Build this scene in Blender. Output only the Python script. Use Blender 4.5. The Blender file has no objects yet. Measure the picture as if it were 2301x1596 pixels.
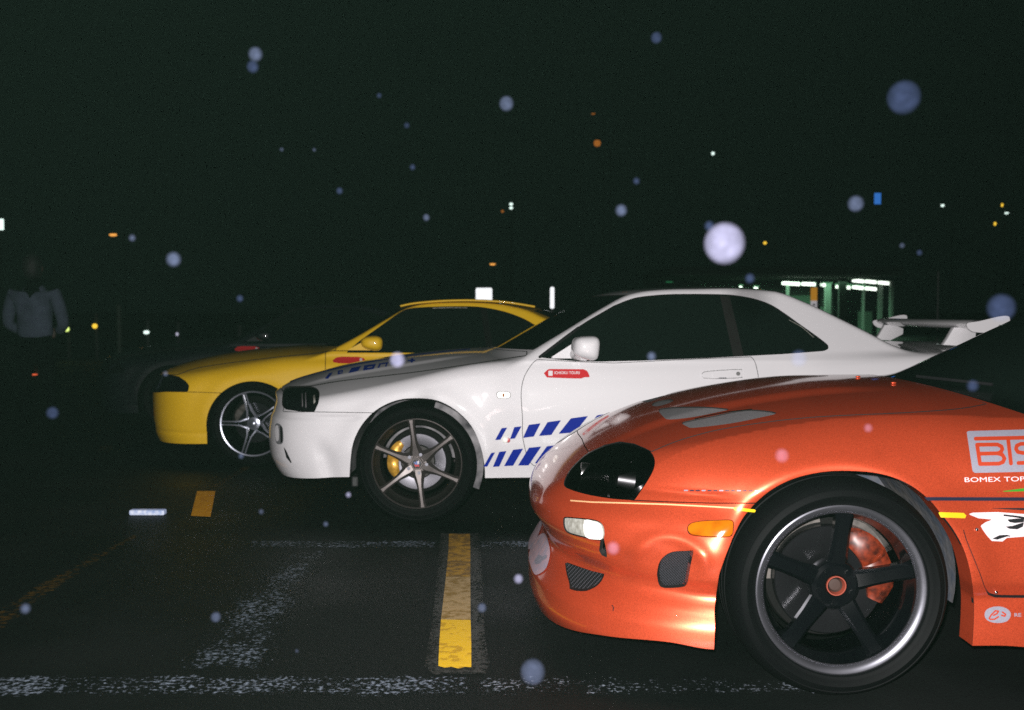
import bpy, bmesh, math, random
import numpy as np
from mathutils import Vector, Matrix
from mathutils.bvhtree import BVHTree

random.seed(7)
rng = np.random.RandomState(7)
R = math.radians
S = bpy.context.scene
COL = S.collection

# ------------------------------------------------------------------ camera
FPX, CX, CY = 2238.0, 1150.5, 798.0        # focal length and centre, in pixels of a 2301 x 1596 view of the photograph
CAM = np.array([0.0, 0.0, 1.15])
PITCH = math.atan(98.0 / FPX)
cd = bpy.data.cameras.new('camera')
cam = bpy.data.objects.new('camera', cd)
COL.objects.link(cam)
cam.location = CAM
cam.rotation_euler = (R(90) - PITCH, 0, 0)
cd.sensor_width = 36
cd.lens = FPX / 2301 * 36
cd.clip_start = 0.05
cd.clip_end = 2000
cd.dof.use_dof = True
cd.dof.focus_distance = 3.6
cd.dof.aperture_fstop = 3.5
S.camera = cam

# ------------------------------------------------------------------ night sky
W = bpy.data.worlds.new('World')
S.world = W
W.use_nodes = True
wn = W.node_tree
bg = wn.nodes['Background']
bg.inputs['Color'].default_value = (0.0010, 0.0018, 0.0015, 1)
bg.inputs['Strength'].default_value = 1.0

# ------------------------------------------------------------------ the flash of the camera, beside and above the lens
FL = bpy.data.lights.new('camera_flash', 'SPOT')
FL.energy = 1400
FL.color = (1.0, 0.965, 0.95)
FL.shadow_soft_size = 0.018
FL.spot_size = R(110)
FL.spot_blend = 0.9
fl = bpy.data.objects.new('camera_flash', FL)
COL.objects.link(fl)
fl.location = (-0.05, -0.05, 1.235)
fl.rotation_euler = (R(90) - PITCH, 0, R(-3))

S.view_settings.view_transform = 'Standard'
S.view_settings.look = 'None'
S.view_settings.exposure = 0
S.view_settings.gamma = 1
S.render.engine = 'CYCLES'
S.cycles.max_bounces = 6
S.cycles.transparent_max_bounces = 12
S.cycles.sample_clamp_indirect = 3.0
S.cycles.use_denoising = False     # the sampling grain stands in for the grain of the film

# ------------------------------------------------------------------ materials
def pr(name, col, rough=0.5, metal=0.0, spec=0.5, coat=0.0, coat_r=0.03, emit=None, es=0.0,
       noise=None, bump=None, alpha=1.0, trans=0.0):
    m = bpy.data.materials.new(name)
    m.use_nodes = True
    nt = m.node_tree
    b = nt.nodes['Principled BSDF']
    b.inputs['Base Color'].default_value = (*col, 1)
    b.inputs['Roughness'].default_value = rough
    b.inputs['Metallic'].default_value = metal
    b.inputs['Specular IOR Level'].default_value = spec
    b.inputs['Coat Weight'].default_value = coat
    b.inputs['Coat Roughness'].default_value = coat_r
    b.inputs['Alpha'].default_value = alpha
    b.inputs['Transmission Weight'].default_value = trans
    if emit:
        b.inputs['Emission Color'].default_value = (*emit, 1)
        b.inputs['Emission Strength'].default_value = es
    tc = nt.nodes.new('ShaderNodeTexCoord')
    if noise:                                   # (scale, amount, colour)
        n = nt.nodes.new('ShaderNodeTexNoise')
        n.inputs['Scale'].default_value = noise[0]
        n.inputs['Detail'].default_value = 4
        nt.links.new(tc.outputs['Object'], n.inputs['Vector'])
        r = nt.nodes.new('ShaderNodeValToRGB')
        r.color_ramp.elements[0].position = 0.35
        r.color_ramp.elements[1].position = 0.68
        c2 = noise[2] if len(noise) > 2 else tuple(c * (1 - noise[1]) for c in col)
        r.color_ramp.elements[0].color = (*col, 1)
        r.color_ramp.elements[1].color = (*c2, 1)
        nt.links.new(n.outputs['Fac'], r.inputs['Fac'])
        nt.links.new(r.outputs['Color'], b.inputs['Base Color'])
    if bump:                                    # (scale, strength, distance)
        n = nt.nodes.new('ShaderNodeTexNoise')
        n.inputs['Scale'].default_value = bump[0]
        n.inputs['Detail'].default_value = 5
        nt.links.new(tc.outputs['Object'], n.inputs['Vector'])
        bp = nt.nodes.new('ShaderNodeBump')
        bp.inputs['Strength'].default_value = bump[1]
        bp.inputs['Distance'].default_value = bump[2]
        nt.links.new(n.outputs['Fac'], bp.inputs['Height'])
        nt.links.new(bp.outputs['Normal'], b.inputs['Normal'])
    return m

def paint(name, col, flake, metal, rough, coat=1.0, fscale=900, drops=True, coat_r=0.035):
    """clear coated car paint: metal flake grain in the base, fine rain beads on the coat"""
    m = bpy.data.materials.new(name)
    m.use_nodes = True
    nt = m.node_tree
    b = nt.nodes['Principled BSDF']
    b.inputs['Metallic'].default_value = metal
    b.inputs['Roughness'].default_value = rough
    b.inputs['Coat Weight'].default_value = coat
    b.inputs['Coat Roughness'].default_value = coat_r
    tc = nt.nodes.new('ShaderNodeTexCoord')
    n = nt.nodes.new('ShaderNodeTexNoise')
    n.inputs['Scale'].default_value = fscale
    n.inputs['Detail'].default_value = 1
    nt.links.new(tc.outputs['Object'], n.inputs['Vector'])
    r = nt.nodes.new('ShaderNodeValToRGB')
    r.color_ramp.elements[0].position = 0.3
    r.color_ramp.elements[1].position = 0.7
    r.color_ramp.elements[0].color = (*[c * (1 - flake) for c in col], 1)
    r.color_ramp.elements[1].color = (*[min(1, c * (1 + flake)) for c in col], 1)
    nt.links.new(n.outputs['Fac'], r.inputs['Fac'])
    nt.links.new(r.outputs['Color'], b.inputs['Base Color'])
    if drops:
        v = nt.nodes.new('ShaderNodeTexVoronoi')
        v.inputs['Scale'].default_value = 55
        v.inputs['Randomness'].default_value = 1.0
        nt.links.new(tc.outputs['Object'], v.inputs['Vector'])
        mr = nt.nodes.new('ShaderNodeMapRange')
        mr.inputs['From Min'].default_value = 0.0
        mr.inputs['From Max'].default_value = 0.13
        mr.inputs['To Min'].default_value = 1.0
        mr.inputs['To Max'].default_value = 0.0
        nt.links.new(v.outputs['Distance'], mr.inputs['Value'])
        # only some cells carry a bead
        sep = nt.nodes.new('ShaderNodeSeparateColor')
        nt.links.new(v.outputs['Color'], sep.inputs['Color'])
        gt = nt.nodes.new('ShaderNodeMath'); gt.operation = 'GREATER_THAN'; gt.inputs[1].default_value = 0.72
        nt.links.new(sep.outputs['Red'], gt.inputs[0])
        mu = nt.nodes.new('ShaderNodeMath'); mu.operation = 'MULTIPLY'
        nt.links.new(mr.outputs['Result'], mu.inputs[0]); nt.links.new(gt.outputs[0], mu.inputs[1])
        bp = nt.nodes.new('ShaderNodeBump')
        bp.inputs['Strength'].default_value = 0.35
        bp.inputs['Distance'].default_value = 0.002
        nt.links.new(mu.outputs[0], bp.inputs['Height'])
        nt.links.new(bp.outputs['Normal'], b.inputs['Coat Normal'])
    return m

M = {}
M['orange'] = paint('orange_pearl_paint', (0.55, 0.068, 0.024), 0.30, 0.55, 0.37, fscale=520, coat_r=0.07)
M['white'] = paint('white_paint', (0.60, 0.585, 0.605), 0.03, 0.0, 0.5, fscale=500)
M['yellow'] = paint('yellow_paint', (0.82, 0.50, 0.012), 0.12, 0.0, 0.5, fscale=400)
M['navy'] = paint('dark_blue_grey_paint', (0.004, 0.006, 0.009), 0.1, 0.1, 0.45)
M['core'] = pr('black_underbody', (0.004, 0.004, 0.004), 0.8, spec=0.1)
M['glass'] = pr('tinted_glass', (0.004, 0.007, 0.006), 0.03, spec=0.5)
M['gap'] = pr('shut_gap_shadowed_edge', (0.012, 0.011, 0.011), 0.7, spec=0.1)  # painted panel edges coloured dark to give the shade of the shut gaps
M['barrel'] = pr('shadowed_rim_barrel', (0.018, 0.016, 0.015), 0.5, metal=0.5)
M['softgrey'] = pr('grey_duct_shade', (0.14, 0.14, 0.15), 0.5)  # flat grey that paints the shading inside the bumper duct
M['seal'] = pr('black_rubber_seal', (0.006, 0.006, 0.007), 0.45)
M['smoke'] = pr('smoked_lens', (0.004, 0.004, 0.005), 0.05, spec=0.6)
M['tyre'] = pr('tyre_rubber', (0.0016, 0.0018, 0.0022), 0.65, spec=0.08, bump=(220, 0.25, 0.001))
M['well'] = pr('dirty_wheel_well_liner', (0.045, 0.055, 0.075), 0.85, spec=0.1, noise=(14, 0.5, (0.09, 0.085, 0.085)), bump=(30, 0.5, 0.01))
M['wellw'] = pr('grey_wheel_well_liner', (0.26, 0.25, 0.26), 0.85, spec=0.1, noise=(9, 0.5, (0.035, 0.035, 0.04)))
M['blackwheel'] = pr('gloss_black_wheel', (0.0018, 0.0022, 0.003), 0.16, spec=0.6, coat=0.6)
M['polished'] = pr('polished_lip', (0.20, 0.20, 0.23), 0.33, metal=0.9, noise=(5, 0.35))
M['gunmetal'] = pr('bronze_gunmetal_wheel', (0.10, 0.088, 0.086), 0.36, metal=0.75)
M['silverwheel'] = pr('silver_chrome_wheel', (0.42, 0.44, 0.52), 0.3, metal=0.85)
M['disc'] = pr('brake_disc_steel', (0.115, 0.112, 0.128), 0.36, metal=0.75, bump=(40, 0.1, 0.001))
M['darkdisc'] = pr('dark_brake_disc', (0.02, 0.02, 0.023), 0.3, metal=0.8)
M['shield'] = pr('dusty_brake_backing_plate', (0.09, 0.08, 0.072), 0.7, noise=(30, 0.6))
M['redcal'] = pr('orange_red_caliper', (0.15, 0.019, 0.005), 0.4, noise=(45, 0.8), coat=0.3)
M['goldcal'] = pr('gold_caliper', (0.70, 0.38, 0.05), 0.38, metal=0.4, noise=(40, 0.5), coat=0.3)
M['mesh'] = pr('duct_mesh', (0.13, 0.13, 0.15), 0.35, metal=0.8)
M['ventgrey'] = pr('grey_vent_mesh', (0.20, 0.19, 0.20), 0.6, noise=(420, 0.6), metal=0.1)
M['amber'] = pr('amber_lens', (0.42, 0.11, 0.002), 0.12, spec=0.6, noise=(25, 0.4), coat=1.0)
M['clear'] = pr('clear_lens', (0.30, 0.29, 0.25), 0.12, metal=0.3, coat=1.0, noise=(60, 0.6, (0.55, 0.55, 0.5)))
M['reflector'] = pr('bright_lamp_reflector', (0.95, 0.95, 0.9), 0.25, spec=1.0, coat=1.0, metal=0.0)
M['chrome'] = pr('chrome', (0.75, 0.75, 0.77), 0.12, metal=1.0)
M['silvertape'] = pr('silver_vinyl', (0.24, 0.235, 0.29), 0.45, metal=0.1, noise=(300, 0.2))
M['whitevinyl'] = pr('white_vinyl', (0.55, 0.50, 0.52), 0.4)
M['orangevinyl'] = pr('orange_vinyl', (0.33, 0.03, 0.008), 0.5)
M['navyvinyl'] = pr('navy_vinyl', (0.012, 0.014, 0.03), 0.4)
M['yellowvinyl'] = pr('yellow_vinyl', (0.55, 0.38, 0.01), 0.35)
M['creamvinyl'] = pr('cream_highlight_vinyl', (0.60, 0.36, 0.18), 0.35)
M['greenvinyl'] = pr('green_vinyl', (0.03, 0.20, 0.015), 0.4)
M['bluevinyl'] = pr('blue_vinyl', (0.004, 0.016, 0.23), 0.6, spec=0.08)
M['redvinyl'] = pr('red_sticker', (0.48, 0.020, 0.026), 0.6, spec=0.08)
M['blackvinyl'] = pr('black_vinyl', (0.01, 0.01, 0.012), 0.4)
M['pinkwhite'] = pr('reflective_plate', (0.42, 0.27, 0.30), 0.4, noise=(22, 0.5, (0.28, 0.25, 0.32)))
M['orangering'] = pr('orange_hub_ring', (0.22, 0.040, 0.022), 0.5)
M['hubbrown'] = pr('rusty_hub_centre', (0.03, 0.014, 0.010), 0.6)
M['emblemred'] = pr('red_enamel', (0.45, 0.02, 0.03), 0.3)
M['emblemblue'] = pr('blue_enamel', (0.10, 0.16, 0.40), 0.3)
M['steel'] = pr('grey_painted_steel', (0.12, 0.12, 0.12), 0.5)

# ------------------------------------------------------------------ small helpers
def new_obj(name, me, parent=None, mat=None, loc=None):
    o = bpy.data.objects.new(name, me)
    COL.objects.link(o)
    if mat is not None and me is not None and len(me.materials) == 0:
        me.materials.append(mat)
    if parent is not None:
        o.parent = parent
    if loc is not None:
        o.location = loc
    return o

def tag(o, label=None, cat=None, group=None, kind=None):
    if label: o['label'] = label
    if cat: o['category'] = cat
    if group: o['group'] = group
    if kind: o['kind'] = kind
    return o

def empty(name, loc=(0, 0, 0)):
    o = bpy.data.objects.new(name, None)
    COL.objects.link(o)
    o.location = loc
    o.empty_display_size = 0.1
    return o

def mesh_from(name, V, F, smooth=False, nloops=None):
    me = bpy.data.meshes.new(name)
    me.from_pydata([tuple(map(float, v)) for v in V], [], [tuple(map(int, f)) for f in F])
    me.update()
    if smooth or nloops is not None:
        me.polygons.foreach_set('use_smooth', [True] * len(me.polygons))
    if nloops is not None:
        me.normals_split_custom_set([tuple(n) for n in nloops])
    return me

def bm_mesh(bm, name='m', smooth=False, angle=None):
    bmesh.ops.recalc_face_normals(bm, faces=bm.faces)
    me = bpy.data.meshes.new(name)
    bm.to_mesh(me)
    bm.free()
    if smooth:
        me.polygons.foreach_set('use_smooth', [True] * len(me.polygons))
        if angle is not None:
            me.set_sharp_from_angle(angle=R(angle))
    return me

def add_box(bm, c, s, rot=None, bev=0.0):
    r = bmesh.ops.create_cube(bm, size=1.0)
    vs = r['verts']
    bmesh.ops.scale(bm, vec=s, verts=vs)
    if bev > 0:
        es = list({e for v in vs for e in v.link_edges})
        g = bmesh.ops.bevel(bm, geom=es, offset=bev, segments=2, profile=0.5, affect='EDGES')
        vs = list({v for f in g['faces'] for v in f.verts} | {v for v in vs if v.is_valid})
    if rot is not None:
        bmesh.ops.rotate(bm, cent=(0, 0, 0), matrix=rot, verts=vs)
    bmesh.ops.translate(bm, vec=c, verts=vs)
    return vs

def box(name, c, s, mat, parent=None, bev=0.0, rot=None):
    bm = bmesh.new()
    add_box(bm, (0, 0, 0), s, None, bev)
    o = new_obj(name, bm_mesh(bm, name), parent, mat, c)
    if rot is not None: o.rotation_euler = rot
    return o

def cyl_bm(bm, p0, p1, r0, r1=None, seg=16):
    r1 = r0 if r1 is None else r1
    p0, p1 = Vector(p0), Vector(p1)
    d = p1 - p0
    q = d.to_track_quat('Z', 'Y').to_matrix().to_4x4()
    m = Matrix.Translation((p0 + p1) / 2) @ q
    bmesh.ops.create_cone(bm, cap_ends=True, segments=seg, radius1=r0, radius2=r1, depth=d.length, matrix=m)

def cyl(name, p0, p1, r0, mat, parent=None, r1=None, seg=16):
    bm = bmesh.new()
    cyl_bm(bm, p0, p1, r0, r1, seg)
    return new_obj(name, bm_mesh(bm, name, True, 40), parent, mat)

def lathe(name, prof, seg=96, mat=None, parent=None, close=False):
    """prof: (radius, y) pairs turned about the y axis"""
    n = len(prof)
    V, F = [], []
    for k in range(seg):
        a = 2 * math.pi * k / seg
        for r, y in prof:
            V.append((r * math.cos(a), y, r * math.sin(a)))
    m = n if close else n - 1
    for k in range(seg):
        k2 = (k + 1) % seg
        for i in range(m):
            j = (i + 1) % n
            F.append((k * n + i, k * n + j, k2 * n + j, k2 * n + i))
    bm = bmesh.new()
    me = mesh_from(name, V, F)
    bm.from_mesh(me)
    bmesh.ops.remove_doubles(bm, verts=bm.verts, dist=1e-6)
    me2 = bm_mesh(bm, name, True, 35)
    bpy.data.meshes.remove(me)
    if mat: me2.materials.append(mat)
    return new_obj(name, me2, parent)

def prism(name, pts, y0, y1, mat, parent=None, bev=0.0):
    """outline in x,z extruded along y"""
    bm = bmesh.new()
    vs = [bm.verts.new((x, y0, z)) for x, z in pts]
    f = bm.faces.new(vs)
    g = bmesh.ops.extrude_face_region(bm, geom=[f])
    nv = [v for v in g['geom'] if isinstance(v, bmesh.types.BMVert)]
    bmesh.ops.translate(bm, vec=(0, y1 - y0, 0), verts=nv)
    if bev > 0:
        bmesh.ops.bevel(bm, geom=list(bm.edges), offset=bev, segments=2, profile=0.5, affect='EDGES', clamp_overlap=True)
    return new_obj(name, bm_mesh(bm, name, True, 40), parent, mat)

# ------------------------------------------------------------------ numeric helpers
class Sp:
    """monotone cubic through points"""
    def __init__(s, *pts):
        s.x = np.array([p[0] for p in pts], float); s.y = np.array([p[1] for p in pts], float)
        h = np.diff(s.x); d = np.diff(s.y) / h
        m = np.zeros_like(s.x)
        m[0], m[-1] = d[0], d[-1]
        for i in range(1, len(s.x) - 1):
            if d[i - 1] * d[i] > 0:
                w1, w2 = 2 * h[i] + h[i - 1], h[i] + 2 * h[i - 1]
                m[i] = (w1 + w2) / (w1 / d[i - 1] + w2 / d[i])
        s.m = m
    def __call__(s, q):
        q = np.asarray(q, float)
        qc = np.clip(q, s.x[0], s.x[-1])
        i = np.clip(np.searchsorted(s.x, qc) - 1, 0, len(s.x) - 2)
        h = s.x[i + 1] - s.x[i]; t = (qc - s.x[i]) / h
        v = ((1 + 2 * t) * (1 - t) ** 2 * s.y[i] + t * (1 - t) ** 2 * h * s.m[i]
             + t * t * (3 - 2 * t) * s.y[i + 1] + t * t * (t - 1) * h * s.m[i + 1])
        return v + np.where(q < s.x[0], (q - s.x[0]) * s.m[0], 0) + np.where(q > s.x[-1], (q - s.x[-1]) * s.m[-1], 0)

def smax(a, b, k):
    h = np.maximum(k - np.abs(a - b), 0) / k
    return np.maximum(a, b) + h * h * k * 0.25
def smin(a, b, k):
    return -smax(-a, -b, k)
def step(x, a, b):
    t = np.clip((x - a) / (b - a), 0, 1)
    return t * t * (3 - 2 * t)
def gau(x, w):
    return np.exp(-(x / w) ** 2)

FWD = np.array([0, math.cos(PITCH), -math.sin(PITCH)])
UPV = np.array([0, math.sin(PITCH), math.cos(PITCH)])
def proj(P):
    d = P - CAM
    w = d @ FWD
    return np.stack([CX + FPX * d[:, 0] / w, CY - FPX * (d @ UPV) / w], 1)
def ray(u, v):
    return np.array([u - CX, 0, 0]) + FPX * FWD - (v - CY) * UPV
def at(u, v, Y):
    """point of the plane y = Y seen at (u, v)"""
    d = ray(u, v)
    return CAM + d * (Y / d[1])
def gnd(u, v):
    d = ray(u, v)
    return CAM + d * (-CAM[2] / d[2])

def cr(pts, closed=False, n=6):
    """Catmull-Rom through the points"""
    P = np.array(pts, float)
    if closed: P = np.vstack([P[-1], P, P[0], P[1]])
    else: P = np.vstack([2 * P[0] - P[1], P, 2 * P[-1] - P[-2]])
    out = []
    for i in range(1, len(P) - 2):
        for k in range(n):
            t = k / n
            a, b, c, d = P[i - 1], P[i], P[i + 1], P[i + 2]
            out.append(0.5 * (2 * b + (c - a) * t + (2 * a - 5 * b + 4 * c - d) * t * t + (-a + 3 * b - 3 * c + d) * t ** 3))
    if not closed: out.append(P[-2])
    return [tuple(q) for q in out]

def seg_dist(Q, A, B):
    d = B - A
    t = np.clip(((Q - A) @ d) / max(d @ d, 1e-12), 0, 1)
    return np.linalg.norm(Q - A - t[:, None] * d, axis=1)
def poly_sd(Q, poly):
    P = np.array(poly, float)
    lo, hi = P.min(0), P.max(0)
    c, h = (lo + hi) / 2, (hi - lo) / 2
    out = np.linalg.norm(np.maximum(np.abs(Q - c) - h, 0), axis=1)
    near = out < 0.12 * np.max(h) + 14
    D = out + 10.0
    if near.any():
        q = Q[near]
        d = np.full(len(q), 1e9); ins = np.zeros(len(q), bool)
        for i in range(len(P)):
            A, B = P[i], P[(i + 1) % len(P)]
            d = np.minimum(d, seg_dist(q, A, B))
            cond = (A[1] > q[:, 1]) != (B[1] > q[:, 1])
            with np.errstate(divide='ignore', invalid='ignore'):
                xi = A[0] + (q[:, 1] - A[1]) * (B[0] - A[0]) / (B[1] - A[1])
            ins ^= cond & (q[:, 0] < xi)
        D[near] = np.where(ins, -d, d)
    return D
def line_sd(Q, lines, hw):
    d = np.full(len(Q), 1e9)
    for L in lines:
        P = np.array(L, float)
        for i in range(len(P) - 1):
            d = np.minimum(d, seg_dist(Q, P[i], P[i + 1]))
    return d - hw

def clip(V, T, d):
    """keep the part of the triangle mesh where d < 0"""
    neg = d < 0
    c = neg[T].sum(1)
    out = [T[c == 3]]
    newv = []; nbase = len(V)
    E = []
    def rot(Tm, want):
        m = neg[Tm] == want
        k = m.argmax(1)
        i = np.arange(len(Tm))
        return np.stack([Tm[i, k], Tm[i, (k + 1) % 3], Tm[i, (k + 2) % 3]], 1)
    T1 = rot(T[c == 1], True); T2 = rot(T[c == 2], False)
    E = np.vstack([np.stack([T1[:, 0], T1[:, 1]], 1), np.stack([T1[:, 0], T1[:, 2]], 1),
                   np.stack([T2[:, 0], T2[:, 1]], 1), np.stack([T2[:, 0], T2[:, 2]], 1)]) if len(T1) + len(T2) else np.zeros((0, 2), int)
    if len(E):
        Es = np.sort(E, 1)
        key, inv = np.unique(Es, axis=0, return_inverse=True)
        inv = inv.ravel()
        t = d[key[:, 0]] / (d[key[:, 0]] - d[key[:, 1]])
        t = np.clip(t, 0.001, 0.999)
        NV = V[key[:, 0]] + (V[key[:, 1]] - V[key[:, 0]]) * t[:, None]
        V = np.vstack([V, NV])
        idx = inv + nbase
        n1, n2 = len(T1), len(T2)
        a, b = idx[:n1], idx[n1:2 * n1]
        out.append(np.stack([T1[:, 0], a, b], 1))
        e, f = idx[2 * n1:2 * n1 + n2], idx[2 * n1 + n2:]
        out.append(np.stack([e, T2[:, 1], T2[:, 2]], 1))
        out.append(np.stack([e, T2[:, 2], f], 1))
    T = np.vstack(out)
    used, inv = np.unique(T, return_inverse=True)
    return V[used], inv.reshape(-1, 3)

def refine(V, T):
    E = np.vstack([T[:, [0, 1]], T[:, [1, 2]], T[:, [2, 0]]])
    key, inv = np.unique(np.sort(E, 1), axis=0, return_inverse=True)
    inv = inv.ravel() + len(V)
    n = len(T)
    a, b, c = inv[:n], inv[n:2 * n], inv[2 * n:]
    V2 = np.vstack([V, (V[key[:, 0]] + V[key[:, 1]]) / 2])
    T2 = np.vstack([np.stack([T[:, 0], a, c], 1), np.stack([a, T[:, 1], b], 1),
                    np.stack([c, b, T[:, 2]], 1), np.stack([a, b, c], 1)])
    return V2, T2

# ------------------------------------------------------------------ car bodies
class Car:
    def __init__(s, root, X0, Yc, F, xa, xb, zo, dx, dphi, ppm):
        """root at the front axle; F(x, |y|, z) < 0 inside the body; near side is -y"""
        s.root, s.X0, s.Yc, s.F, s.ppm = root, X0, Yc, F, ppm
        s.org = np.array([X0, Yc, 0.0])
        ph = []
        p = -90.0
        while p < 90 - 1e-6:
            ph.append(p)
            p += dphi * (3.5 if p < -62 else (1.0 if p < 60 else 1.6))
        ph = np.radians(np.array(ph + [90.0]))
        al = np.radians(np.linspace(90, 0, int(90 / (dphi * 0.8)) + 1))[:-1]
        xs = dx(xa, xb)
        dirs, orgs = [], []
        for a in al:
            dirs.append(np.stack([-np.sin(a) * np.ones_like(ph), np.cos(a) * np.cos(ph), np.cos(a) * np.sin(ph)], 1))
            orgs.append(np.tile([xa, 0, zo], (len(ph), 1)))
        for x in xs:
            dirs.append(np.stack([np.zeros_like(ph), np.cos(ph), np.sin(ph)], 1))
            orgs.append(np.tile([x, 0, zo], (len(ph), 1)))
        ar = np.radians(np.linspace(0, 90, 24))[1:]
        for a in ar:
            dirs.append(np.stack([np.sin(a) * np.ones_like(ph), np.cos(a) * np.cos(ph), np.cos(a) * np.sin(ph)], 1))
            orgs.append(np.tile([xb, 0, zo], (len(ph), 1)))
        D = np.vstack(dirs); O = np.vstack(orgs)
        lo = np.full(len(D), 0.01); hi = np.full(len(D), 2.2)
        for _ in range(30):
            mid = (lo + hi) / 2
            P = O + D * mid[:, None]
            ins = F(P[:, 0], np.abs(P[:, 1]), P[:, 2]) < 0
            lo = np.where(ins, mid, lo); hi = np.where(ins, hi, mid)
        P = O + D * ((lo + hi) / 2)[:, None]
        P[:, 1] = -np.abs(P[:, 1])
        n, m = len(dirs), len(ph)
        P[np.arange(n) * m + m - 1, 1] = 0.0
        P[np.arange(n) * m, 1] = 0.0
        i, j = np.meshgrid(np.arange(n - 1), np.arange(m - 1), indexing='ij')
        a = (i * m + j).ravel(); b = ((i + 1) * m + j).ravel(); c = ((i + 1) * m + j + 1).ravel(); d = (i * m + j + 1).ravel()
        T = np.vstack([np.stack([a, b, c], 1), np.stack([a, c, d], 1)])
        ar2 = np.linalg.norm(np.cross(P[T[:, 1]] - P[T[:, 0]], P[T[:, 2]] - P[T[:, 0]]), axis=1)
        s.V, s.T = P, T[ar2 > 1e-8]
        s.rest = (s.V, s.T)
        s._bvh = None
    def grad(s, V):
        e = 0.0015
        y = np.abs(V[:, 1]); x, z = V[:, 0], V[:, 2]
        g = np.stack([s.F(x + e, y, z) - s.F(x - e, y, z),
                      -(s.F(x, y + e, z) - s.F(x, np.abs(y - e), z)) * np.where(V[:, 1] > 0, -1, 1),
                      s.F(x, y, z + e) - s.F(x, y, z - e)], 1)
        g[np.abs(V[:, 1]) < 1e-6, 1] = 0
        return g / np.maximum(np.linalg.norm(g, axis=1), 1e-9)[:, None]
    def px(s, V):
        return proj(V + s.org)
    def dpoly(s, V, poly):
        return poly_sd(s.px(V), poly) / s.ppm
    def cut(s, df, gap=0.004, mesh=None):
        """take the part where df < 0 out of the rest of the shell"""
        V, T = s.rest if mesh is None else mesh
        d = df(V)
        a = clip(V, T, d + gap / 2)
        b = clip(V, T, -d + gap / 2)
        if mesh is None:
            s.rest = b
            return a
        return a, b
    def poly(s, pts, gap=0.004):
        return s.cut(lambda V: s.dpoly(V, pts), gap)
    def build(s, name, mesh, mat, parent=None, both='join', off=0.0, rim=0.012, label=None):
        V, T = mesh
        if len(T) == 0: return None
        N = s.grad(V)
        fn = np.cross(V[T[:, 1]] - V[T[:, 0]], V[T[:, 2]] - V[T[:, 0]])
        flip = (fn * N[T[:, 0]]).sum(1) < 0
        T = np.where(flip[:, None], T[:, [0, 2, 1]], T)
        V = V + N * off
        loops = N[T.ravel()]
        E = np.vstack([T[:, [0, 1]], T[:, [1, 2]], T[:, [2, 0]]])
        key, inv, cnt = np.unique(np.sort(E, 1), axis=0, return_inverse=True, return_counts=True)
        B = E[cnt[inv.ravel()] == 1]
        faces = [tuple(t) for t in T]
        VV = V
        if rim > 0 and len(B):
            B = B[~((np.abs(V[B[:, 0], 1]) < 1e-5) & (np.abs(V[B[:, 1], 1]) < 1e-5))]
            nb = len(B)
            a, b = V[B[:, 0]], V[B[:, 1]]
            ai, bi = a - N[B[:, 0]] * rim, b - N[B[:, 1]] * rim
            base = len(V)
            VV = np.vstack([V, a, b, bi, ai])
            k = np.arange(nb)
            Q = np.stack([base + nb + k, base + k, base + 3 * nb + k, base + 2 * nb + k], 1)
            fnq = np.cross(a - b, ai - b)
            fnq = fnq / np.maximum(np.linalg.norm(fnq, axis=1), 1e-12)[:, None]
            faces += [tuple(q) for q in Q]
            loops = np.vstack([loops, np.repeat(fnq, 4, axis=0)])
        nrim = len(faces) - len(T)
        objs = []
        def mir(VV, faces, loops):
            V2 = VV * [1, -1, 1]
            L2, F2, p = [], [], 0
            for f in faces:
                n = len(f)
                F2.append(f[::-1]); L2.append(loops[p:p + n][::-1]); p += n
            return V2, F2, np.vstack(L2) * [1, -1, 1]
        p = parent or s.root
        if both == 'join':
            V2, F2, L2 = mir(VV, faces, loops)
            n = len(VV)
            allf = faces + [tuple(np.array(f) + n) for f in F2]
            me = mesh_from(name, np.vstack([VV, V2]), allf, True, np.vstack([loops, L2]))
            objs.append(new_obj(name, me, p, mat))
        else:
            me = mesh_from(name, VV, faces, True, loops)
            objs.append(new_obj(name, me, p, mat))
            if both == 'pair':
                V2, F2, L2 = mir(VV, faces, loops)
                me = mesh_from(name, V2, F2, True, L2)
                objs.append(new_obj(name, me, p, mat))
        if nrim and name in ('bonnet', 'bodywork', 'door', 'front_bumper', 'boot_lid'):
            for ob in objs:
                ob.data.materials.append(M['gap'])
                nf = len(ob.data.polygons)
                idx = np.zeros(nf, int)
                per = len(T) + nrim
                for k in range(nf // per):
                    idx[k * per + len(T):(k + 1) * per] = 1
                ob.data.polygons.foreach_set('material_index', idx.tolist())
        if label: objs[0]['label'] = label
        return objs[0]
    def decal(s, name, mat, pts=None, lines=None, hw=0, off=0.0012, n=2, parent=None, label=None, both='near'):
        V, T = s.V, s.T
        if pts is not None:
            df = lambda V: s.dpoly(V, pts)
            A = np.array(pts)
        else:
            df = lambda V: line_sd(s.px(V), lines, hw) / s.ppm
            A = np.vstack([np.array(l) for l in lines])
        q = s.px(V)
        lo, hi = A.min(0) - hw - 0.06 * s.ppm, A.max(0) + hw + 0.06 * s.ppm
        m = ((q > lo) & (q < hi)).all(1)
        nn = s.grad(V)
        vis = ((V + s.org - CAM) * nn).sum(1) < 0.05
        m &= vis
        T = T[m[T].all(1)]
        if len(T) == 0: return None
        u, inv = np.unique(T, return_inverse=True)
        V, T = V[u], inv.reshape(-1, 3)
        for _ in range(n):
            V, T = refine(V, T)
        V, T = clip(V, T, df(V))
        if len(T) == 0: return None
        return s.build(name, (V, T), mat, parent, both, off, 0.0, label)
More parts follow.
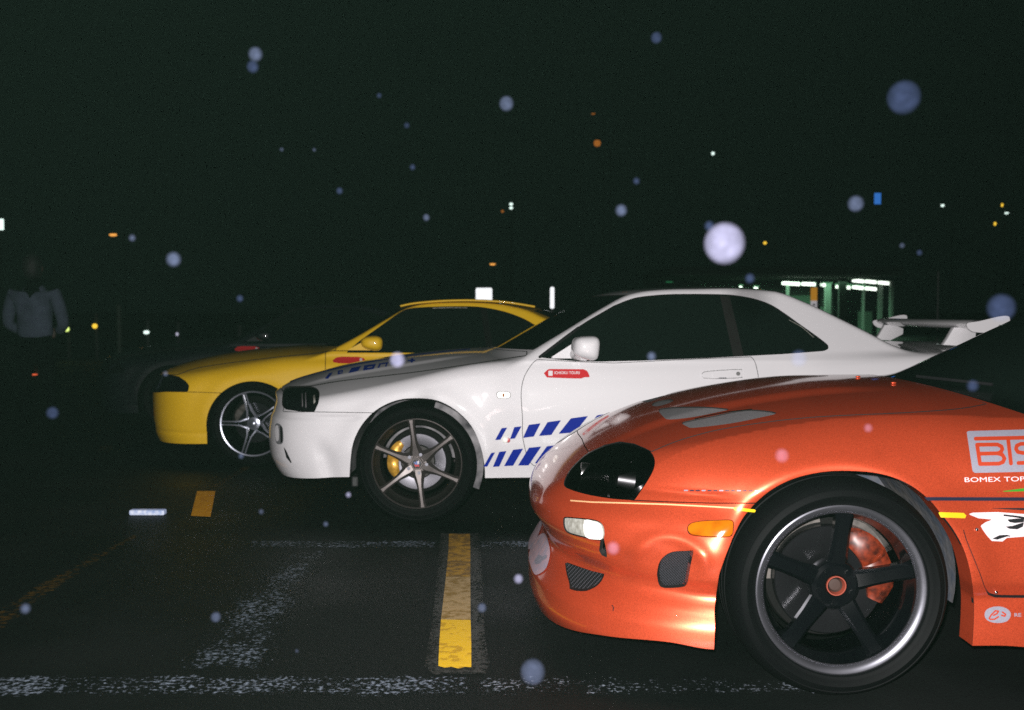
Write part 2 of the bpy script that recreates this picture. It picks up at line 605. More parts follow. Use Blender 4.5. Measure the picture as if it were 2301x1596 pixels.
    def hit(s, u, v):
        if s._bvh is None:
            s._bvh = BVHTree.FromPolygons([tuple(p) for p in s.V], [tuple(int(k) for k in t) for t in s.T])
        d = ray(u, v); d = d / np.linalg.norm(d)
        h = s._bvh.ray_cast(Vector(CAM - s.org), Vector(d))
        return h
    def text(s, name, body, org, ex, ey, mat, off=0.002, parent=None, bold=0.0):
        """lettering laid onto the body: org = pixel of its lower left, ex/ey = pixel vectors of one em"""
        cu = bpy.data.curves.new(name, 'FONT')
        cu.body = body
        cu.offset = bold
        cu.resolution_u = 3
        o = bpy.data.objects.new(name + '_tmp', cu)
        COL.objects.link(o)
        bpy.context.view_layer.update()
        me = bpy.data.meshes.new_from_object(o.evaluated_get(bpy.context.evaluated_depsgraph_get()))
        bpy.data.objects.remove(o)
        co = np.array([v.co[:] for v in me.vertices])
        F = [tuple(p.vertices) for p in me.polygons]
        bpy.data.meshes.remove(me)
        out = []
        for x, y, _ in co:
            u, v = org[0] + ex[0] * x + ey[0] * y, org[1] + ex[1] * x + ey[1] * y
            h = s.hit(u, v)
            if h[0] is None: return None
            out.append(np.array(h[0]))
        out = np.array(out)
        out = out + s.grad(out) * off
        me = mesh_from(name, out, F)
        return new_obj(name, me, parent or s.root, mat)

def slab(name, car, pts, depth, mat, parent=None, off=0.0, plane=None):
    """a plate or bowl bottom behind an opening: traced outline on the body pushed inwards along +y"""
    V = []
    for u, v in pts:
        h = car.hit(u, v)
        if h[0] is None: continue
        V.append(np.array(h[0]))
    V = np.array(V)
    n = len(V)
    W1 = V + [0, off, 0]; W2 = V + [0, depth, 0]
    if plane is not None: W2 = np.stack([V[:, 0], np.maximum(plane, V[:, 1] + .02), V[:, 2]], 1)
    c = W2.mean(0)
    VV = np.vstack([W1, W2, [c]])
    F = [(i, (i + 1) % n, n + (i + 1) % n, n + i) for i in range(n)] + [(n + i, n + (i + 1) % n, 2 * n) for i in range(n)]
    bm = bmesh.new(); me = mesh_from(name, VV, F); bm.from_mesh(me)
    return new_obj(name, bm_mesh(bm, name, True, 40), parent or car.root, mat)

def arch_strip(name, car, mesh, cx, cz, r, depth, mat, inset=0.0, back=None, minz=None, xside=None):
    """the return flange of a wheel arch: boundary edges of the shell near the arch, pushed inwards"""
    V, T = mesh
    E = np.vstack([T[:, [0, 1]], T[:, [1, 2]], T[:, [2, 0]]])
    key, inv, cnt = np.unique(np.sort(E, 1), axis=0, return_inverse=True, return_counts=True)
    B = E[cnt[inv.ravel()] == 1]
    mid = (V[B[:, 0]] + V[B[:, 1]]) / 2
    rr = np.hypot(mid[:, 0] - cx, mid[:, 2] - cz)
    ok = (rr < r) & (mid[:, 1] < -0.5)
    if xside is not None: ok &= (mid[:, 0] > xside[0]) & (mid[:, 0] < xside[1])
    B = B[ok]
    if len(B) == 0: return None
    a, b = V[B[:, 0]].copy(), V[B[:, 1]].copy()
    # look up the inset direction: away from the wheel centre
    def io(p):
        d = np.stack([p[:, 0] - cx, np.zeros(len(p)), p[:, 2] - cz], 1)
        return d / np.linalg.norm(d, axis=1)[:, None] * inset
    a0, b0 = a + io(a), b + io(b)
    a1, b1 = a0 + [0, depth, 0], b0 + [0, depth, 0]
    a0[:, 1] += 0.002; b0[:, 1] += 0.002
    n = len(B)
    VV = np.vstack([a0, b0, b1, a1]); k = np.arange(n)
    F = np.stack([k, n + k, 2 * n + k, 3 * n + k], 1)
    for sg in (1, -1):
        me0 = mesh_from(name, VV * [1, sg, 1], list(map(tuple, F)))
        bm = bmesh.new(); bm.from_mesh(me0)
        bmesh.ops.remove_doubles(bm, verts=bm.verts, dist=1e-5)
        o = new_obj(name, bm_mesh(bm, name, True, 50), car.root, mat)
    return o

def well(car, cx, cz, r, y0, y1, mat, name='wheel_well'):
    """dark liner above the wheel, both sides of the car"""
    n = 40
    for sgn in (-1, 1):
        V, F = [], []
        base = len(V)
        for k in range(n + 1):
            a = R(-12 + 200 * k / n)
            for y in (y0, y1):
                V.append((cx + r * math.cos(a), sgn * y, cz + r * math.sin(a)))
        V.append((cx, sgn * y1, cz))
        c = len(V) - 1
        for k in range(n):
            i = base + 2 * k
            F.append((i, i + 2, i + 3, i + 1))
            F.append((i + 1, i + 3, c))
        bm = bmesh.new(); bm.from_mesh(mesh_from(name, V, F))
        o = new_obj(name, bm_mesh(bm, name, True, 40), car.root, mat)
    return o

# ------------------------------------------------------------------ wheels
def spoke_mesh(name, secs, bev=0.18):
    """secs: (r, half width, front y, depth, lateral offset) ; spoke points along +x"""
    V, F = [], []
    for r, w, yf, dp, lo in secs:
        b = min(w, dp) * bev * 2
        for (p, q) in ((-w, yf + dp), (-w, yf + b), (-w + b, yf), (w - b, yf), (w, yf + b), (w, yf + dp)):
            V.append((r, q, p + lo))
    k = 6
    for i in range(len(secs) - 1):
        for j in range(k):
            j2 = (j + 1) % k
            F.append((i * k + j, i * k + j2, (i + 1) * k + j2, (i + 1) * k + j))
    F.append(tuple(range(k))[::-1]); F.append(tuple((len(secs) - 1) * k + j for j in range(k)))
    bm = bmesh.new(); bm.from_mesh(mesh_from(name, V, F))
    return bm_mesh(bm, name, True, 32)

def tube(name, pts, r, mat, parent, seg=10):
    V, F = [], []
    P = [Vector(p) for p in pts]
    for i, p in enumerate(P):
        d = (P[min(i + 1, len(P) - 1)] - P[max(i - 1, 0)]).normalized()
        a = d.cross(Vector((0, 1, 0))).normalized(); b = Vector((0, 1, 0))
        for k in range(seg):
            t = 2 * math.pi * k / seg
            V.append(tuple(p + a * (r * math.cos(t)) + b * (r * 1.6 * math.sin(t))))
    for i in range(len(P) - 1):
        for k in range(seg):
            k2 = (k + 1) % seg
            F.append((i * seg + k, i * seg + k2, (i + 1) * seg + k2, (i + 1) * seg + k))
    F += [tuple(range(seg)), tuple((len(P) - 1) * seg + k for k in range(seg))]
    bm = bmesh.new(); bm.from_mesh(mesh_from(name, V, F))
    return new_obj(name, bm_mesh(bm, name, True, 50), parent, mat)

def spin(o, ang):
    o.rotation_euler = (0, -ang, 0)
    return o

def caliper(parent, ang, r, y, mat, sz=(0.075, 0.05, 0.24), name='brake_caliper'):
    """bent block hugging the disc: an arc segment with ribs"""
    bm = bmesh.new()
    n = 10; L = sz[2] / r
    rings = []
    for k in range(n + 1):
        t = k / n
        a = -L / 2 + L * t
        tp = 1 - 0.45 * abs(2 * t - 1) ** 3
        rin, rout = r - sz[0] / 2 * tp, r + sz[0] / 2 * tp
        yf = y - (0.012 if (0.12 < t < 0.42 or 0.58 < t < 0.88) else 0)
        rings.append([bm.verts.new((q * math.cos(a), yy, q * math.sin(a))) for q, yy in
                      ((rin, y + sz[1]), (rin, yf + 0.008), (rin + 0.012, yf), (rout - 0.012, yf), (rout, yf + 0.01), (rout, y + sz[1]))])
    for k in range(n):
        for j in range(6):
            j2 = (j + 1) % 6
            bm.faces.new((rings[k][j], rings[k][j2], rings[k + 1][j2], rings[k + 1][j]))
    bm.faces.new(rings[0]); bm.faces.new(rings[-1][::-1])
    o = new_obj(name, bm_mesh(bm, name, True, 40), parent, mat)
    spin(o, ang)
    return o

def tyre_profile(Rt, Rr, w, y0):
    """y0: front face of the tyre (towards -y)"""
    sw = Rt - Rr
    p = [(Rr - 0.004, y0 + 0.022), (Rr + 0.004, y0 + 0.008), (Rr + 0.012, y0 + 0.006), (Rr + 0.015, y0 + 0.003)]
    p += [(Rr + sw * 0.35, y0 - 0.004), (Rr + sw * 0.38, y0 - 0.0055), (Rr + sw * 0.42, y0 - 0.0035), (Rr + sw * 0.55, y0 + 0.001), (Rr + sw * 0.60, y0 + 0.004), (Rr + sw * 0.63, y0 + 0.003),
          (Rr + sw * 0.74, y0 + 0.012), (Rr + sw * 0.84, y0 + 0.026), (Rt - 0.006, y0 + 0.042), (Rt - 0.002, y0 + 0.056)]
    g = [0.085, 0.125, 0.165]
    for t in g:
        if t < w - 0.04:
            p += [(Rt, y0 + t - 0.006), (Rt - 0.007, y0 + t - 0.004), (Rt - 0.007, y0 + t + 0.004), (Rt, y0 + t + 0.006)]
    p += [(Rt - 0.002, y0 + w - 0.032), (Rt - 0.01, y0 + w - 0.015), (Rr + sw * 0.4, y0 + w + 0.004), (Rr - 0.004, y0 + w - 0.02)]
    return p

def copy_wheel(w, loc, flip=False):
    def cp(o, par):
        c = o.copy(); COL.objects.link(c); c.parent = par
        for ch in list(o.children): cp(ch, c)
        return c
    c = cp(w, w.parent)
    c.location = loc
    if flip: c.rotation_euler = (0, 0, math.pi)
    return c

def orange_wheel(root, loc):
    """deep dished five spoke wheel; y = 0 is the outer edge of the rim lip"""
    Rr = 0.2545
    prof = [(Rr, 0.012), (Rr, 0.002), (Rr - 0.004, 0.0), (Rr - 0.012, 0.0015), (Rr - 0.024, 0.010), (Rr - 0.027, 0.018)]
    w = lathe('wheel', [(Rr - 0.027, 0.018), (Rr - 0.028, 0.03), (0.212, 0.055), (0.206, 0.085), (0.212, 0.10), (0.205, 0.16), (0.225, 0.235), (0.25, 0.245)], 96, M['blackwheel'], root)
    w.location = loc
    lathe('rim_lip', prof, 128, M['polished'], w)
    lathe('tyre', tyre_profile(0.332, Rr, 0.25, -0.012), 128, M['tyre'], w)
    secs = [(0.045, 0.034, 0.062, 0.03, 0), (0.075, 0.030, 0.052, 0.03, 0), (0.12, 0.026, 0.045, 0.03, 0), (0.17, 0.024, 0.038, 0.03, 0),
            (0.205, 0.026, 0.032, 0.035, 0), (0.228, 0.030, 0.030, 0.04, 0)]
    me = spoke_mesh('spoke', secs)
    me.materials.append(M['blackwheel'])
    for k in range(5):
        spin(new_obj('spoke', me, w), R(85 + 72 * k))
    hub = lathe('hub', [(0.0, 0.075), (0.028, 0.075), (0.030, 0.058), (0.034, 0.052), (0.060, 0.050), (0.072, 0.058), (0.078, 0.075), (0.078, 0.10)], 64, M['blackwheel'], w)
    lathe('hub_ring', [(0.0225, 0.0735), (0.0265, 0.049), (0.0295, 0.049), (0.0295, 0.056)], 48, M['orangering'], w)
    lathe('hub_nut', [(0.0, 0.066), (0.017, 0.067), (0.0215, 0.060)], 24, M['hubbrown'], w)
    bm = bmesh.new()
    cyl_bm(bm, (0, 0.046, 0), (0, 0.065, 0), 0.0095, seg=6)
    nut = bm_mesh(bm, 'lug_nut', True, 40); nut.materials.append(M['blackwheel'])
    for k in range(5):
        a = R(49 + 72 * k)
        new_obj('lug_nut', nut, w, None, (0.052 * math.cos(a), 0, 0.052 * math.sin(a)))
    lathe('brake_disc', [(0.07, 0.125), (0.09, 0.12), (0.165, 0.12), (0.168, 0.123), (0.168, 0.150), (0.09, 0.152)], 96, M['darkdisc'], w)
    lathe('backing_plate', [(0.04, 0.165), (0.185, 0.168), (0.19, 0.18)], 64, M['core'], w)
    for a0, a1, r0, r1 in ((96, 150, .172, .205), (22, 72, .180, .207), (168, 182, .17, .200)):
        arc = [(r1 * math.cos(R(a0 + (a1 - a0) * k / 10)), r1 * math.sin(R(a0 + (a1 - a0) * k / 10))) for k in range(11)] + [(r0 * math.cos(R(a1 + (a0 - a1) * k / 10)), r0 * math.sin(R(a1 + (a0 - a1) * k / 10))) for k in range(11)]
        prism('brake_shield', arc, .158, .163, M['shield'], w)
    prism('suspension_bolt', [(-.105, .158), (-.070, .165), (-.068, .172), (-.104, .166)], .150, .157, M['redvinyl'], w)
    caliper(w, R(24), 0.150, 0.098, M['redcal'], (0.085, 0.07, 0.25))
    return w

def white_wheel(root, loc):
    Rr = 0.2425
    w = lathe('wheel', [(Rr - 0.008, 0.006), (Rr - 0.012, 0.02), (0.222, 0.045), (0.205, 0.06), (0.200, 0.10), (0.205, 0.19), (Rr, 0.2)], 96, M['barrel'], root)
    w.location = loc
    lathe('rim_lip', [(Rr, 0.012), (Rr, 0.001), (Rr - 0.003, 0.0), (Rr - 0.006, 0.003), (Rr - 0.008, 0.006)], 96, M['gunmetal'], w)
    lathe('tyre', tyre_profile(0.333, Rr, 0.235, -0.010), 96, M['tyre'], w)
    secs = [(0.030, 0.036, 0.018, 0.035, 0), (0.060, 0.036, 0.015, 0.033, 0), (0.085, 0.027, 0.011, 0.03, 0), (0.12, 0.0175, 0.006, 0.028, 0), (0.17, 0.015, 0.003, 0.026, 0),
            (0.215, 0.0165, 0.001, 0.024, 0), (0.236, 0.023, 0.0005, 0.022, 0)]
    me = spoke_mesh('spoke', secs, 0.3)
    me.materials.append(M['gunmetal'])
    for k in range(6):
        spin(new_obj('spoke', me, w), R(97.5 + 60 * k))
    lathe('hub', [(0.0, 0.03), (0.03, 0.018), (0.050, 0.020), (0.058, 0.03), (0.06, 0.08)], 48, M['gunmetal'], w)
    lathe('hub_cap', [(0.0, 0.004), (0.024, 0.004), (0.026, 0.007)], 6, M['seal'], w)
    lathe('cap_ring', [(0.026, 0.014), (0.027, 0.0), (0.0335, 0.0), (0.036, 0.004), (0.036, 0.02)], 6, M['gunmetal'], w)
    prism('cap_emblem', [(-0.018, 0.012), (-0.006, 0.006), (0.0, 0.018), (0.008, 0.004), (0.02, 0.008), (0.008, -0.004), (-0.008, -0.003)], 0.001, 0.004, M['emblemblue'], w)
    prism('cap_emblem', [(-0.014, -0.004), (0.012, -0.005), (0.013, -0.018), (0.004, -0.012), (-0.006, -0.018)], 0.0015, 0.004, M['emblemred'], w)
    prism('cap_emblem', [(0.003, 0.014), (0.014, 0.018), (0.011, 0.0), (0.004, -0.002)], 0.0005, 0.003, M['whitevinyl'], w)
    bm = bmesh.new()
    cyl_bm(bm, (0, 0.008, 0), (0, 0.03, 0), 0.0095, seg=6)
    nut = bm_mesh(bm, 'lug_nut', True, 40); nut.materials.append(M['polished'])
    for k in range(5):
        a = R(67 + 72 * k)
        new_obj('lug_nut', nut, w, None, (0.052 * math.cos(a), 0, 0.052 * math.sin(a)))
    lathe('brake_disc', [(0.075, 0.085), (0.092, 0.080), (0.150, 0.080), (0.153, 0.083), (0.153, 0.11), (0.09, 0.112)], 96, M['disc'], w)
    lathe('disc_hat', [(0.0, 0.07), (0.088, 0.07), (0.094, 0.079)], 48, M['barrel'], w)
    lathe('backing_plate', [(0.04, 0.125), (0.175, 0.127), (0.18, 0.14)], 48, M['core'], w)
    caliper(w, R(172), 0.135, 0.060, M['goldcal'], (0.062, 0.06, 0.20))
    return w

def star_wheel(root, loc, mat):
    """five spoke wheel whose spokes are pairs of thin ridges"""
    Rr = 0.241
    w = lathe('wheel', [(Rr - 0.014, 0.006), (Rr - 0.018, 0.03), (0.205, 0.06), (0.200, 0.10), (0.205, 0.19), (Rr, 0.2)], 64, M['blackwheel'], root)
    w.location = loc
    lathe('rim_lip', [(Rr, 0.012), (Rr, 0.001), (Rr - 0.003, -0.002), (Rr - 0.011, 0.0), (Rr - 0.014, 0.006)], 96, mat, w)
    lathe('tyre', tyre_profile(0.327, Rr, 0.225, -0.010), 72, M['tyre'], w)
    V = None
    for s in (-1, 1):
        secs = [(0.035, 0.012, 0.020, 0.03, s * 0.040), (0.060, 0.008, 0.014, 0.03, s * 0.028), (0.095, 0.006, 0.010, 0.03, s * 0.016), (0.15, 0.005, 0.010, 0.025, s * 0.0125),
                (0.21, 0.005, 0.014, 0.02, s * 0.012), (0.228, 0.005, 0.018, 0.02, s * 0.0115)]
        me = spoke_mesh('spoke_ridge', secs)
        me.materials.append(mat)
        if V is None: V = []
        V.append(me)
    web = spoke_mesh('spoke', [(0.03, 0.045, 0.03, 0.02, 0), (0.06, 0.032, 0.026, 0.02, 0), (0.10, 0.017, 0.022, 0.02, 0), (0.228, 0.013, 0.026, 0.02, 0)])
    web.materials.append(M['blackwheel'])
    for k in range(5):
        sp = spin(new_obj('spoke', web, w), R(107 + 72 * k))
        for me in V:
            new_obj('spoke_ridge', me, w).rotation_euler = sp.rotation_euler
    lathe('hub', [(0.0, 0.002), (0.012, 0.003), (0.022, 0.010), (0.030, 0.014), (0.046, 0.018), (0.05, 0.04)], 40, mat, w)
    lathe('brake_disc', [(0.05, 0.08), (0.148, 0.080), (0.15, 0.10)], 64, M['darkdisc'], w)
    caliper(w, R(140), 0.14, 0.075, M['shield'], (0.05, 0.05, 0.16))
    return w

def spread(*seg):
    """x stations: list of (x_end, spacing) from the start"""
    def f(xa, xb):
        xs = [xa]; x = xa
        for xe, h in seg:
            while x < xe - 1e-6:
                x = min(x + h, xe); xs.append(x)
        return np.array([q for q in xs if q <= xb + 1e-6])
    return f

# ================================================================== ORANGE CAR
def local_px(car_y, pts):
    return pts

def orange_car():
    X0, YC = 0.965, 3.78
    root = empty('sports_car', (X0, YC, 0))
    tag(root, 'orange sports car with black five spoke wheel and vented bonnet, nearest the camera', 'car', 'cars parked in a row')
    xn = Sp((-.2, -.80), (.05, -.845), (.10, -.885), (.165, -.903), (.21, -.903), (.25, -.885), (.29, -.862), (.332, -.842), (.39, -.865), (.45, -.90), (.50, -.902), (.56, -.895), (.8, -.89))
    zt = Sp((-1.0, .33), (-.92, .445), (-.895, .49), (-.863, .532), (-.82, .575), (-.76, .622), (-.682, .674), (-.579, .727), (-.45, .776), (-.28, .822), (-.108, .855),
            (.063, .879), (.235, .894), (.406, .902), (.6, .902), (1.2, .90), (2.0, .93), (2.6, .975), (3.1, .98), (3.4, .90))
    Wz = Sp((-.3, .78), (.05, .86), (.10, .888), (.155, .912), (.20, .908), (.26, .890), (.305, .872), (.325, .880), (.36, .893), (.42, .886), (.50, .868), (.57, .846), (.62, .855), (.68, .858), (.80, .835), (.95, .78), (1.2, .7))
    Rr = Sp((.0, .68), (.30, .80), (.43, .875), (.555, .915), (.787, 1.018), (.98, 1.108), (1.15, 1.18), (1.45, 1.238), (1.8, 1.225), (2.3, 1.14), (2.8, 1.03), (3.1, .95), (3.5, .8))
    def F(x, y, z):
        fl = 0.0
        for wx, amp in ((0.0, .020), (2.55, .035)):
            r = np.hypot(x - wx, z - .335)
            fl = fl + amp * gau(r - .385, .07) * step(z, .25, .42) + (.010 * gau(r - .365, .028) * step(z, .45, .6))
        W = Wz(z) + fl
        de = np.hypot((x + .495) / 1.25, z - .402)
        W = W + .013 * gau(de - .075, .022) * step(z, .36, .44) * step(-x, .34, .40) + .008 * gau(x + .66, .10) * gau(z - .40, .06)
        # groove that runs from the nose along the bumper to the wheel
        W = W - .010 * gau(z - (.600 - .01 * (x + .6)), .012) * step(-x, .28, .36)
        # swage line scooped behind the front wheel
        a = .78
        p = 2.1 + .55 * step(.62 - z, 0, .12)
        x0 = xn(z) + a
        ex = np.maximum(x0 - x, 0) / a
        xr = 3.44 - .10 * np.abs(z - .55)
        er = np.maximum(x - (xr - .5), 0) / .5
        q = (ex ** p + (y / W) ** p + er ** 2.6) ** (1 / p)
        Fs = (q - 1) * W + .024 * gau(x + .735, .085) * gau(z - .31, .045) * step(y, .2, .45)
        H = zt(x) - (.055 + .02 * step(x, .0, .6)) * (y / .68) ** 2.3 - .10 * np.maximum(y - .70, 0) * 2
        # hood power dome edges
        H = H + .010 * step(.36 - y, -.05, .05) * step(x, -.75, -.4) * step(.4 - x, 0, .3)
        k = .03 + .10 * step(y, .35, .7)
        Fb = smax(Fs, z - H, k)
        xe = x - .40 * y * y * (1 - step(x, 1.0, 2.0)) + .25 * y * y * step(x, 1.6, 2.4)
        Wc = .765 - .60 * np.maximum(z - .9, -.03) - .10 * step(x, 1.6, 3.0)
        Fc = np.maximum(smax(y - Wc, z - (Rr(xe) - .075 * (y / .6) ** 2), .06), .15 - x)
        f = smin(Fb, Fc, .02)
        return np.maximum(f, -.02 - z)
    car = Car(root, X0, YC, F, -.35, 2.95, .45, spread((.95, .0075), (2.0, .02), (2.95, .05)), .62, 770)

    # ---- openings and panels, traced in the 2301 pixel view
    far = 2700
    under = [(1100, 1500)]
    cut = car.cut
    zb = Sp((-1.0, .088), (-.90, .095), (-.83, .110), (-.68, .150), (-.5, .168), (-.38, .158), (-.3, .158), (.45, .175), (.6, .165), (.9, .145), (2.0, .145), (2.5, .15), (2.95, .16), (3.5, .22))
    cut(lambda V: V[:, 2] - zb(V[:, 0]), 0)                                 # everything under the sills
    arch = ([(1560, 1560), (1604, 1470), (1606.5, 1404), (1605, 1371), (1608.7, 1338), (1616, 1290), (1630, 1250), (1645, 1212), (1661, 1178)]
            + cr([(1672, 1160), (1700, 1128), (1736, 1099), (1780, 1077), (1834, 1063), (1890, 1058), (1962, 1062), (2013, 1075), (2053, 1095), (2089, 1124),
                  (2110, 1149), (2140, 1187), (2165, 1233), (2180, 1284), (2188, 1344), (2188, 1400), (2184, 1465)], n=4) + [(2180, 1600)])
    cut(lambda V: car.dpoly(V, arch), 0)
    cut(lambda V: np.where(V[:, 0] > 1.5, np.hypot(V[:, 0] - 2.55, V[:, 2] - .34) - .365, 1.0), 0)
    hl = cr([(1268, 1088), (1271, 1076), (1283, 1055), (1301, 1036), (1322, 1019), (1357, 1003), (1392, 995.5), (1426, 1000), (1458, 1014), (1470, 1034),
             (1466, 1058), (1451, 1085)], n=4)[:-1] + [(1451, 1085), (1425, 1123)] + cr([(1425, 1123), (1380, 1120), (1334, 1113), (1300, 1105), (1275, 1096), (1268, 1090)], n=4)[1:-1]
    head = cut(lambda V: car.dpoly(V, hl), .004)
    fog = cr([(1267, 1168), (1270, 1163), (1300, 1165), (1335, 1169), (1352, 1178), (1357, 1195), (1355, 1210), (1345, 1214), (1310, 1207), (1278, 1198), (1268, 1185)], closed=True, n=4)
    fogm = cut(lambda V: car.dpoly(V, fog), .003)
    mark = cr([(1545, 1187), (1552, 1177), (1575, 1172), (1610, 1170), (1640, 1169), (1648, 1174), (1647, 1190), (1642, 1205), (1610, 1207), (1570, 1205), (1550, 1200)], closed=True, n=4)
    markm = cut(lambda V: car.dpoly(V, mark), .003)
    duct = cr([(1476, 1290), (1481, 1265), (1494, 1249), (1512, 1240), (1540, 1238)], n=4) + [(1559, 1237), (1552, 1270), (1545, 1310)] + cr([(1540, 1318), (1520, 1321), (1490, 1321), (1480, 1312), (1476, 1290)], n=3)[:-1]
    ductm = cut(lambda V: car.dpoly(V, duct), .0)
    intake = [(1269, 1262), (1300, 1273), (1330, 1283), (1359, 1290)] + cr([(1359, 1290), (1352, 1305), (1340, 1318), (1318, 1328), (1296, 1328), (1280, 1324)], n=3)[1:] + [(1279, 1310), (1273, 1290)]
    intm = cut(lambda V: car.dpoly(V, intake), .0)
    slot = [(1349, 1214), (1356, 1205), (1363, 1240), (1365, 1254), (1352, 1248), (1346, 1238)]
    slotm = cut(lambda V: car.dpoly(V, slot), .0)
    plate = cr([(1190, 1253), (1197, 1228), (1212, 1205), (1228, 1200), (1235, 1222), (1238, 1243), (1234, 1265), (1226, 1282), (1208, 1293), (1199, 1284)], closed=True, n=3)
    # bonnet
    hood_px = [(1290, 800), (1298, 940), (1304, 968), (1307, 985), (1314, 1003), (1326, 1021), (1357, 1001), (1392, 993), (1426, 998), (1464, 1015)] + \
        cr([(1464, 1015), (1520, 992), (1592, 971), (1660, 958), (1724, 948.5), (1790, 941), (1861, 935.5), (1960, 931), (2060, 926), (2160, 918), (2230, 905)], n=4)[1:] + [(2250, 880), (2330, 640)]
    cowl = lambda V: V[:, 0] - .40 * V[:, 1] ** 2 - .44
    def dhood(V):
        far_side_line = -V[:, 1] * 0 - 1
        return np.maximum(car.dpoly(V, hood_px), cowl(V))
    hood = cut(dhood, .0025)
    # glass
    def belt(V): return .905 + .02 * (V[:, 0] - 1) - V[:, 2]
    def dws(V):
        u = -V[:, 1] - (.765 - .60 * (V[:, 2] - .9)) + .055
        return np.maximum.reduce([-(cowl(V)) + .02, V[:, 0] - .38 * V[:, 1] ** 2 - 1.12, u])
    wind = cut(dws, .004)
    def dsg(V):
        zz = V[:, 2]; x = V[:, 0]
        Wc = .765 - .60 * (zz - .9)
        frontl = .82 + (zz - .9) * 1.55
        rearl = 2.35 - (zz - .9) * 1.3
        return np.maximum.reduce([belt(V) + .015, zz - 1.165 + .03 * np.abs(x - 1.5), frontl - x, x - rearl, .3 + V[:, 1]])
    side = cut(dsg, .004)
    def drg(V):
        return np.maximum.reduce([1.95 - V[:, 0], V[:, 0] - 2.85, -V[:, 1] - .50, .95 - V[:, 2]])
    rear = cut(drg, .004)
    # the door, whose front edge curves forward above the sill
    door_px = cr([(2165, 1188), (2162, 1200), (2176, 1228), (2192, 1262), (2207, 1300), (2217, 1335), (2229, 1338)], n=4) + [(2301, 1342), (2900, 1342), (2900, 1000), (2400, 960), (2262, 1090), (2195, 1150)]
    door = cut(lambda V: np.maximum(np.maximum(.50 - V[:, 0] - .35 * step(.62 - V[:, 2], 0, .12) * 0, V[:, 0] - 1.75), np.maximum(.24 - V[:, 2], V[:, 2] - .90)), .004) if False else None
    # bumper / wing split
    def dbump(V):
        line = [(1150, 900), (1290, 905), (1304, 968), (1307, 985), (1314, 1003), (1326, 1021), (1350, 1060), (1350, 1112), (1425, 1124.5), (1500, 1128), (1600, 1131), (1760, 1131), (1760, 1520), (1100, 1520), (1100, 900)]
        return car.dpoly(V, line)
    bumper = cut(dbump, .003)
    OR = M['orange']
    car.build('front_bumper', bumper, OR, rim=.018)
    car.build('bonnet', hood_cut_vents(car, hood, OR), OR, rim=.004)
    car.build('bodywork', car.rest, OR, rim=.015)
    car.build('windscreen', wind, M['glass'], off=-.004, rim=0)
    car.build('side_window', side, M['glass'], both='pair', off=-.004, rim=0)
    car.build('rear_window', rear, M['glass'], off=-.004, rim=0)

    # underlying black shell, with the openings left free
    V, T = car.V, car.T
    for df in (lambda V: V[:, 2] - zb(V[:, 0]) - .012, lambda V: np.where(V[:, 0] < 1.2, np.hypot(V[:, 0], V[:, 2] - .335) - .385, 1.),
               lambda V: np.where(V[:, 0] > 1.5, np.hypot(V[:, 0] - 2.55, V[:, 2] - .34) - .37, 1.0),
               lambda V: car.dpoly(V, arch) - .01,
               lambda V: car.dpoly(V, hl) - .012, lambda V: car.dpoly(V, duct) - .03, lambda V: car.dpoly(V, intake) - .03,
               lambda V: car.dpoly(V, slot) - .02, lambda V: car.dpoly(V, fog) - .01):
        V, T = clip(V, T, -df(V))
    car.build('inner_shell', (V, T), M['core'], off=-.02, rim=0)

    # wheel arch return flange and liner
    arch_strip('arch_flange', car, car.rest, .0, .335, .52, .085, OR, xside=(.10, .42))
    arch_strip('arch_flange', car, bumper, .0, .335, .52, .04, OR, xside=(-.45, .1))
    well(car, 0.005, .345, .372, .80, .38, M['well'])
    well(car, 2.55, .345, .372, .80, .38, M['well'])

    # headlight: bowl, two barrels with chrome mouths, clear smoked cover
    slab('headlight_bowl', car, hl, .19, M['smoke'], off=.004, plane=-.34)
    M['satin'] = pr('satin_black', (0.20, 0.195, 0.195), .30, spec=.5, metal=1.0)
    for (ua, ub, v, rp, y) in ((1304, 1366, 1068, 27, -.452), (1386, 1424, 1080, 25, -.585)):
        p, q = at(ua, v - 3, YC + y) - car.org, at(ub, v + 3, YC + y) - car.org
        rad = rp * (YC + y) / FPX
        cyl('headlight_barrel', tuple(p), tuple(q), rad * .94, M['satin'], root, r1=rad, seg=48)
        cyl('headlight_lens', (q[0] - .002, q[1], q[2]), (q[0] + .006, q[1] - .002, q[2]), rad * .62, M['chrome'], root, r1=rad * .45, seg=32)
    cov = bpy.data.materials.new('smoked_headlight_cover'); cov.use_nodes = True
    nt = cov.node_tree; nt.nodes.clear()
    out = nt.nodes.new('ShaderNodeOutputMaterial'); mx = nt.nodes.new('ShaderNodeMixShader'); tr = nt.nodes.new('ShaderNodeBsdfTransparent'); gl = nt.nodes.new('ShaderNodeBsdfGlossy'); fr = nt.nodes.new('ShaderNodeFresnel')
    tr.inputs['Color'].default_value = (.72, .72, .74, 1); gl.inputs['Roughness'].default_value = .04; fr.inputs['IOR'].default_value = 1.45
    nt.links.new(fr.outputs[0], mx.inputs[0]); nt.links.new(tr.outputs[0], mx.inputs[1]); nt.links.new(gl.outputs[0], mx.inputs[2]); nt.links.new(mx.outputs[0], out.inputs[0])
    M['cover'] = cov
    car.build('headlight', head, cov, both='pair', off=.001, rim=0, label='smoked black headlight with two barrels inside')
    # front indicator lamp
    car.build('fog_lamp', fogm, M['clear'], both='pair', off=-.002, rim=.01)
    car.decal('lamp_reflector', M['reflector'], cr([(1314, 1170), (1340, 1174), (1352, 1182), (1354, 1208), (1345, 1212), (1317, 1206)], closed=True, n=3), off=.002)  # white patch paints the flash thrown back by the lamp reflector
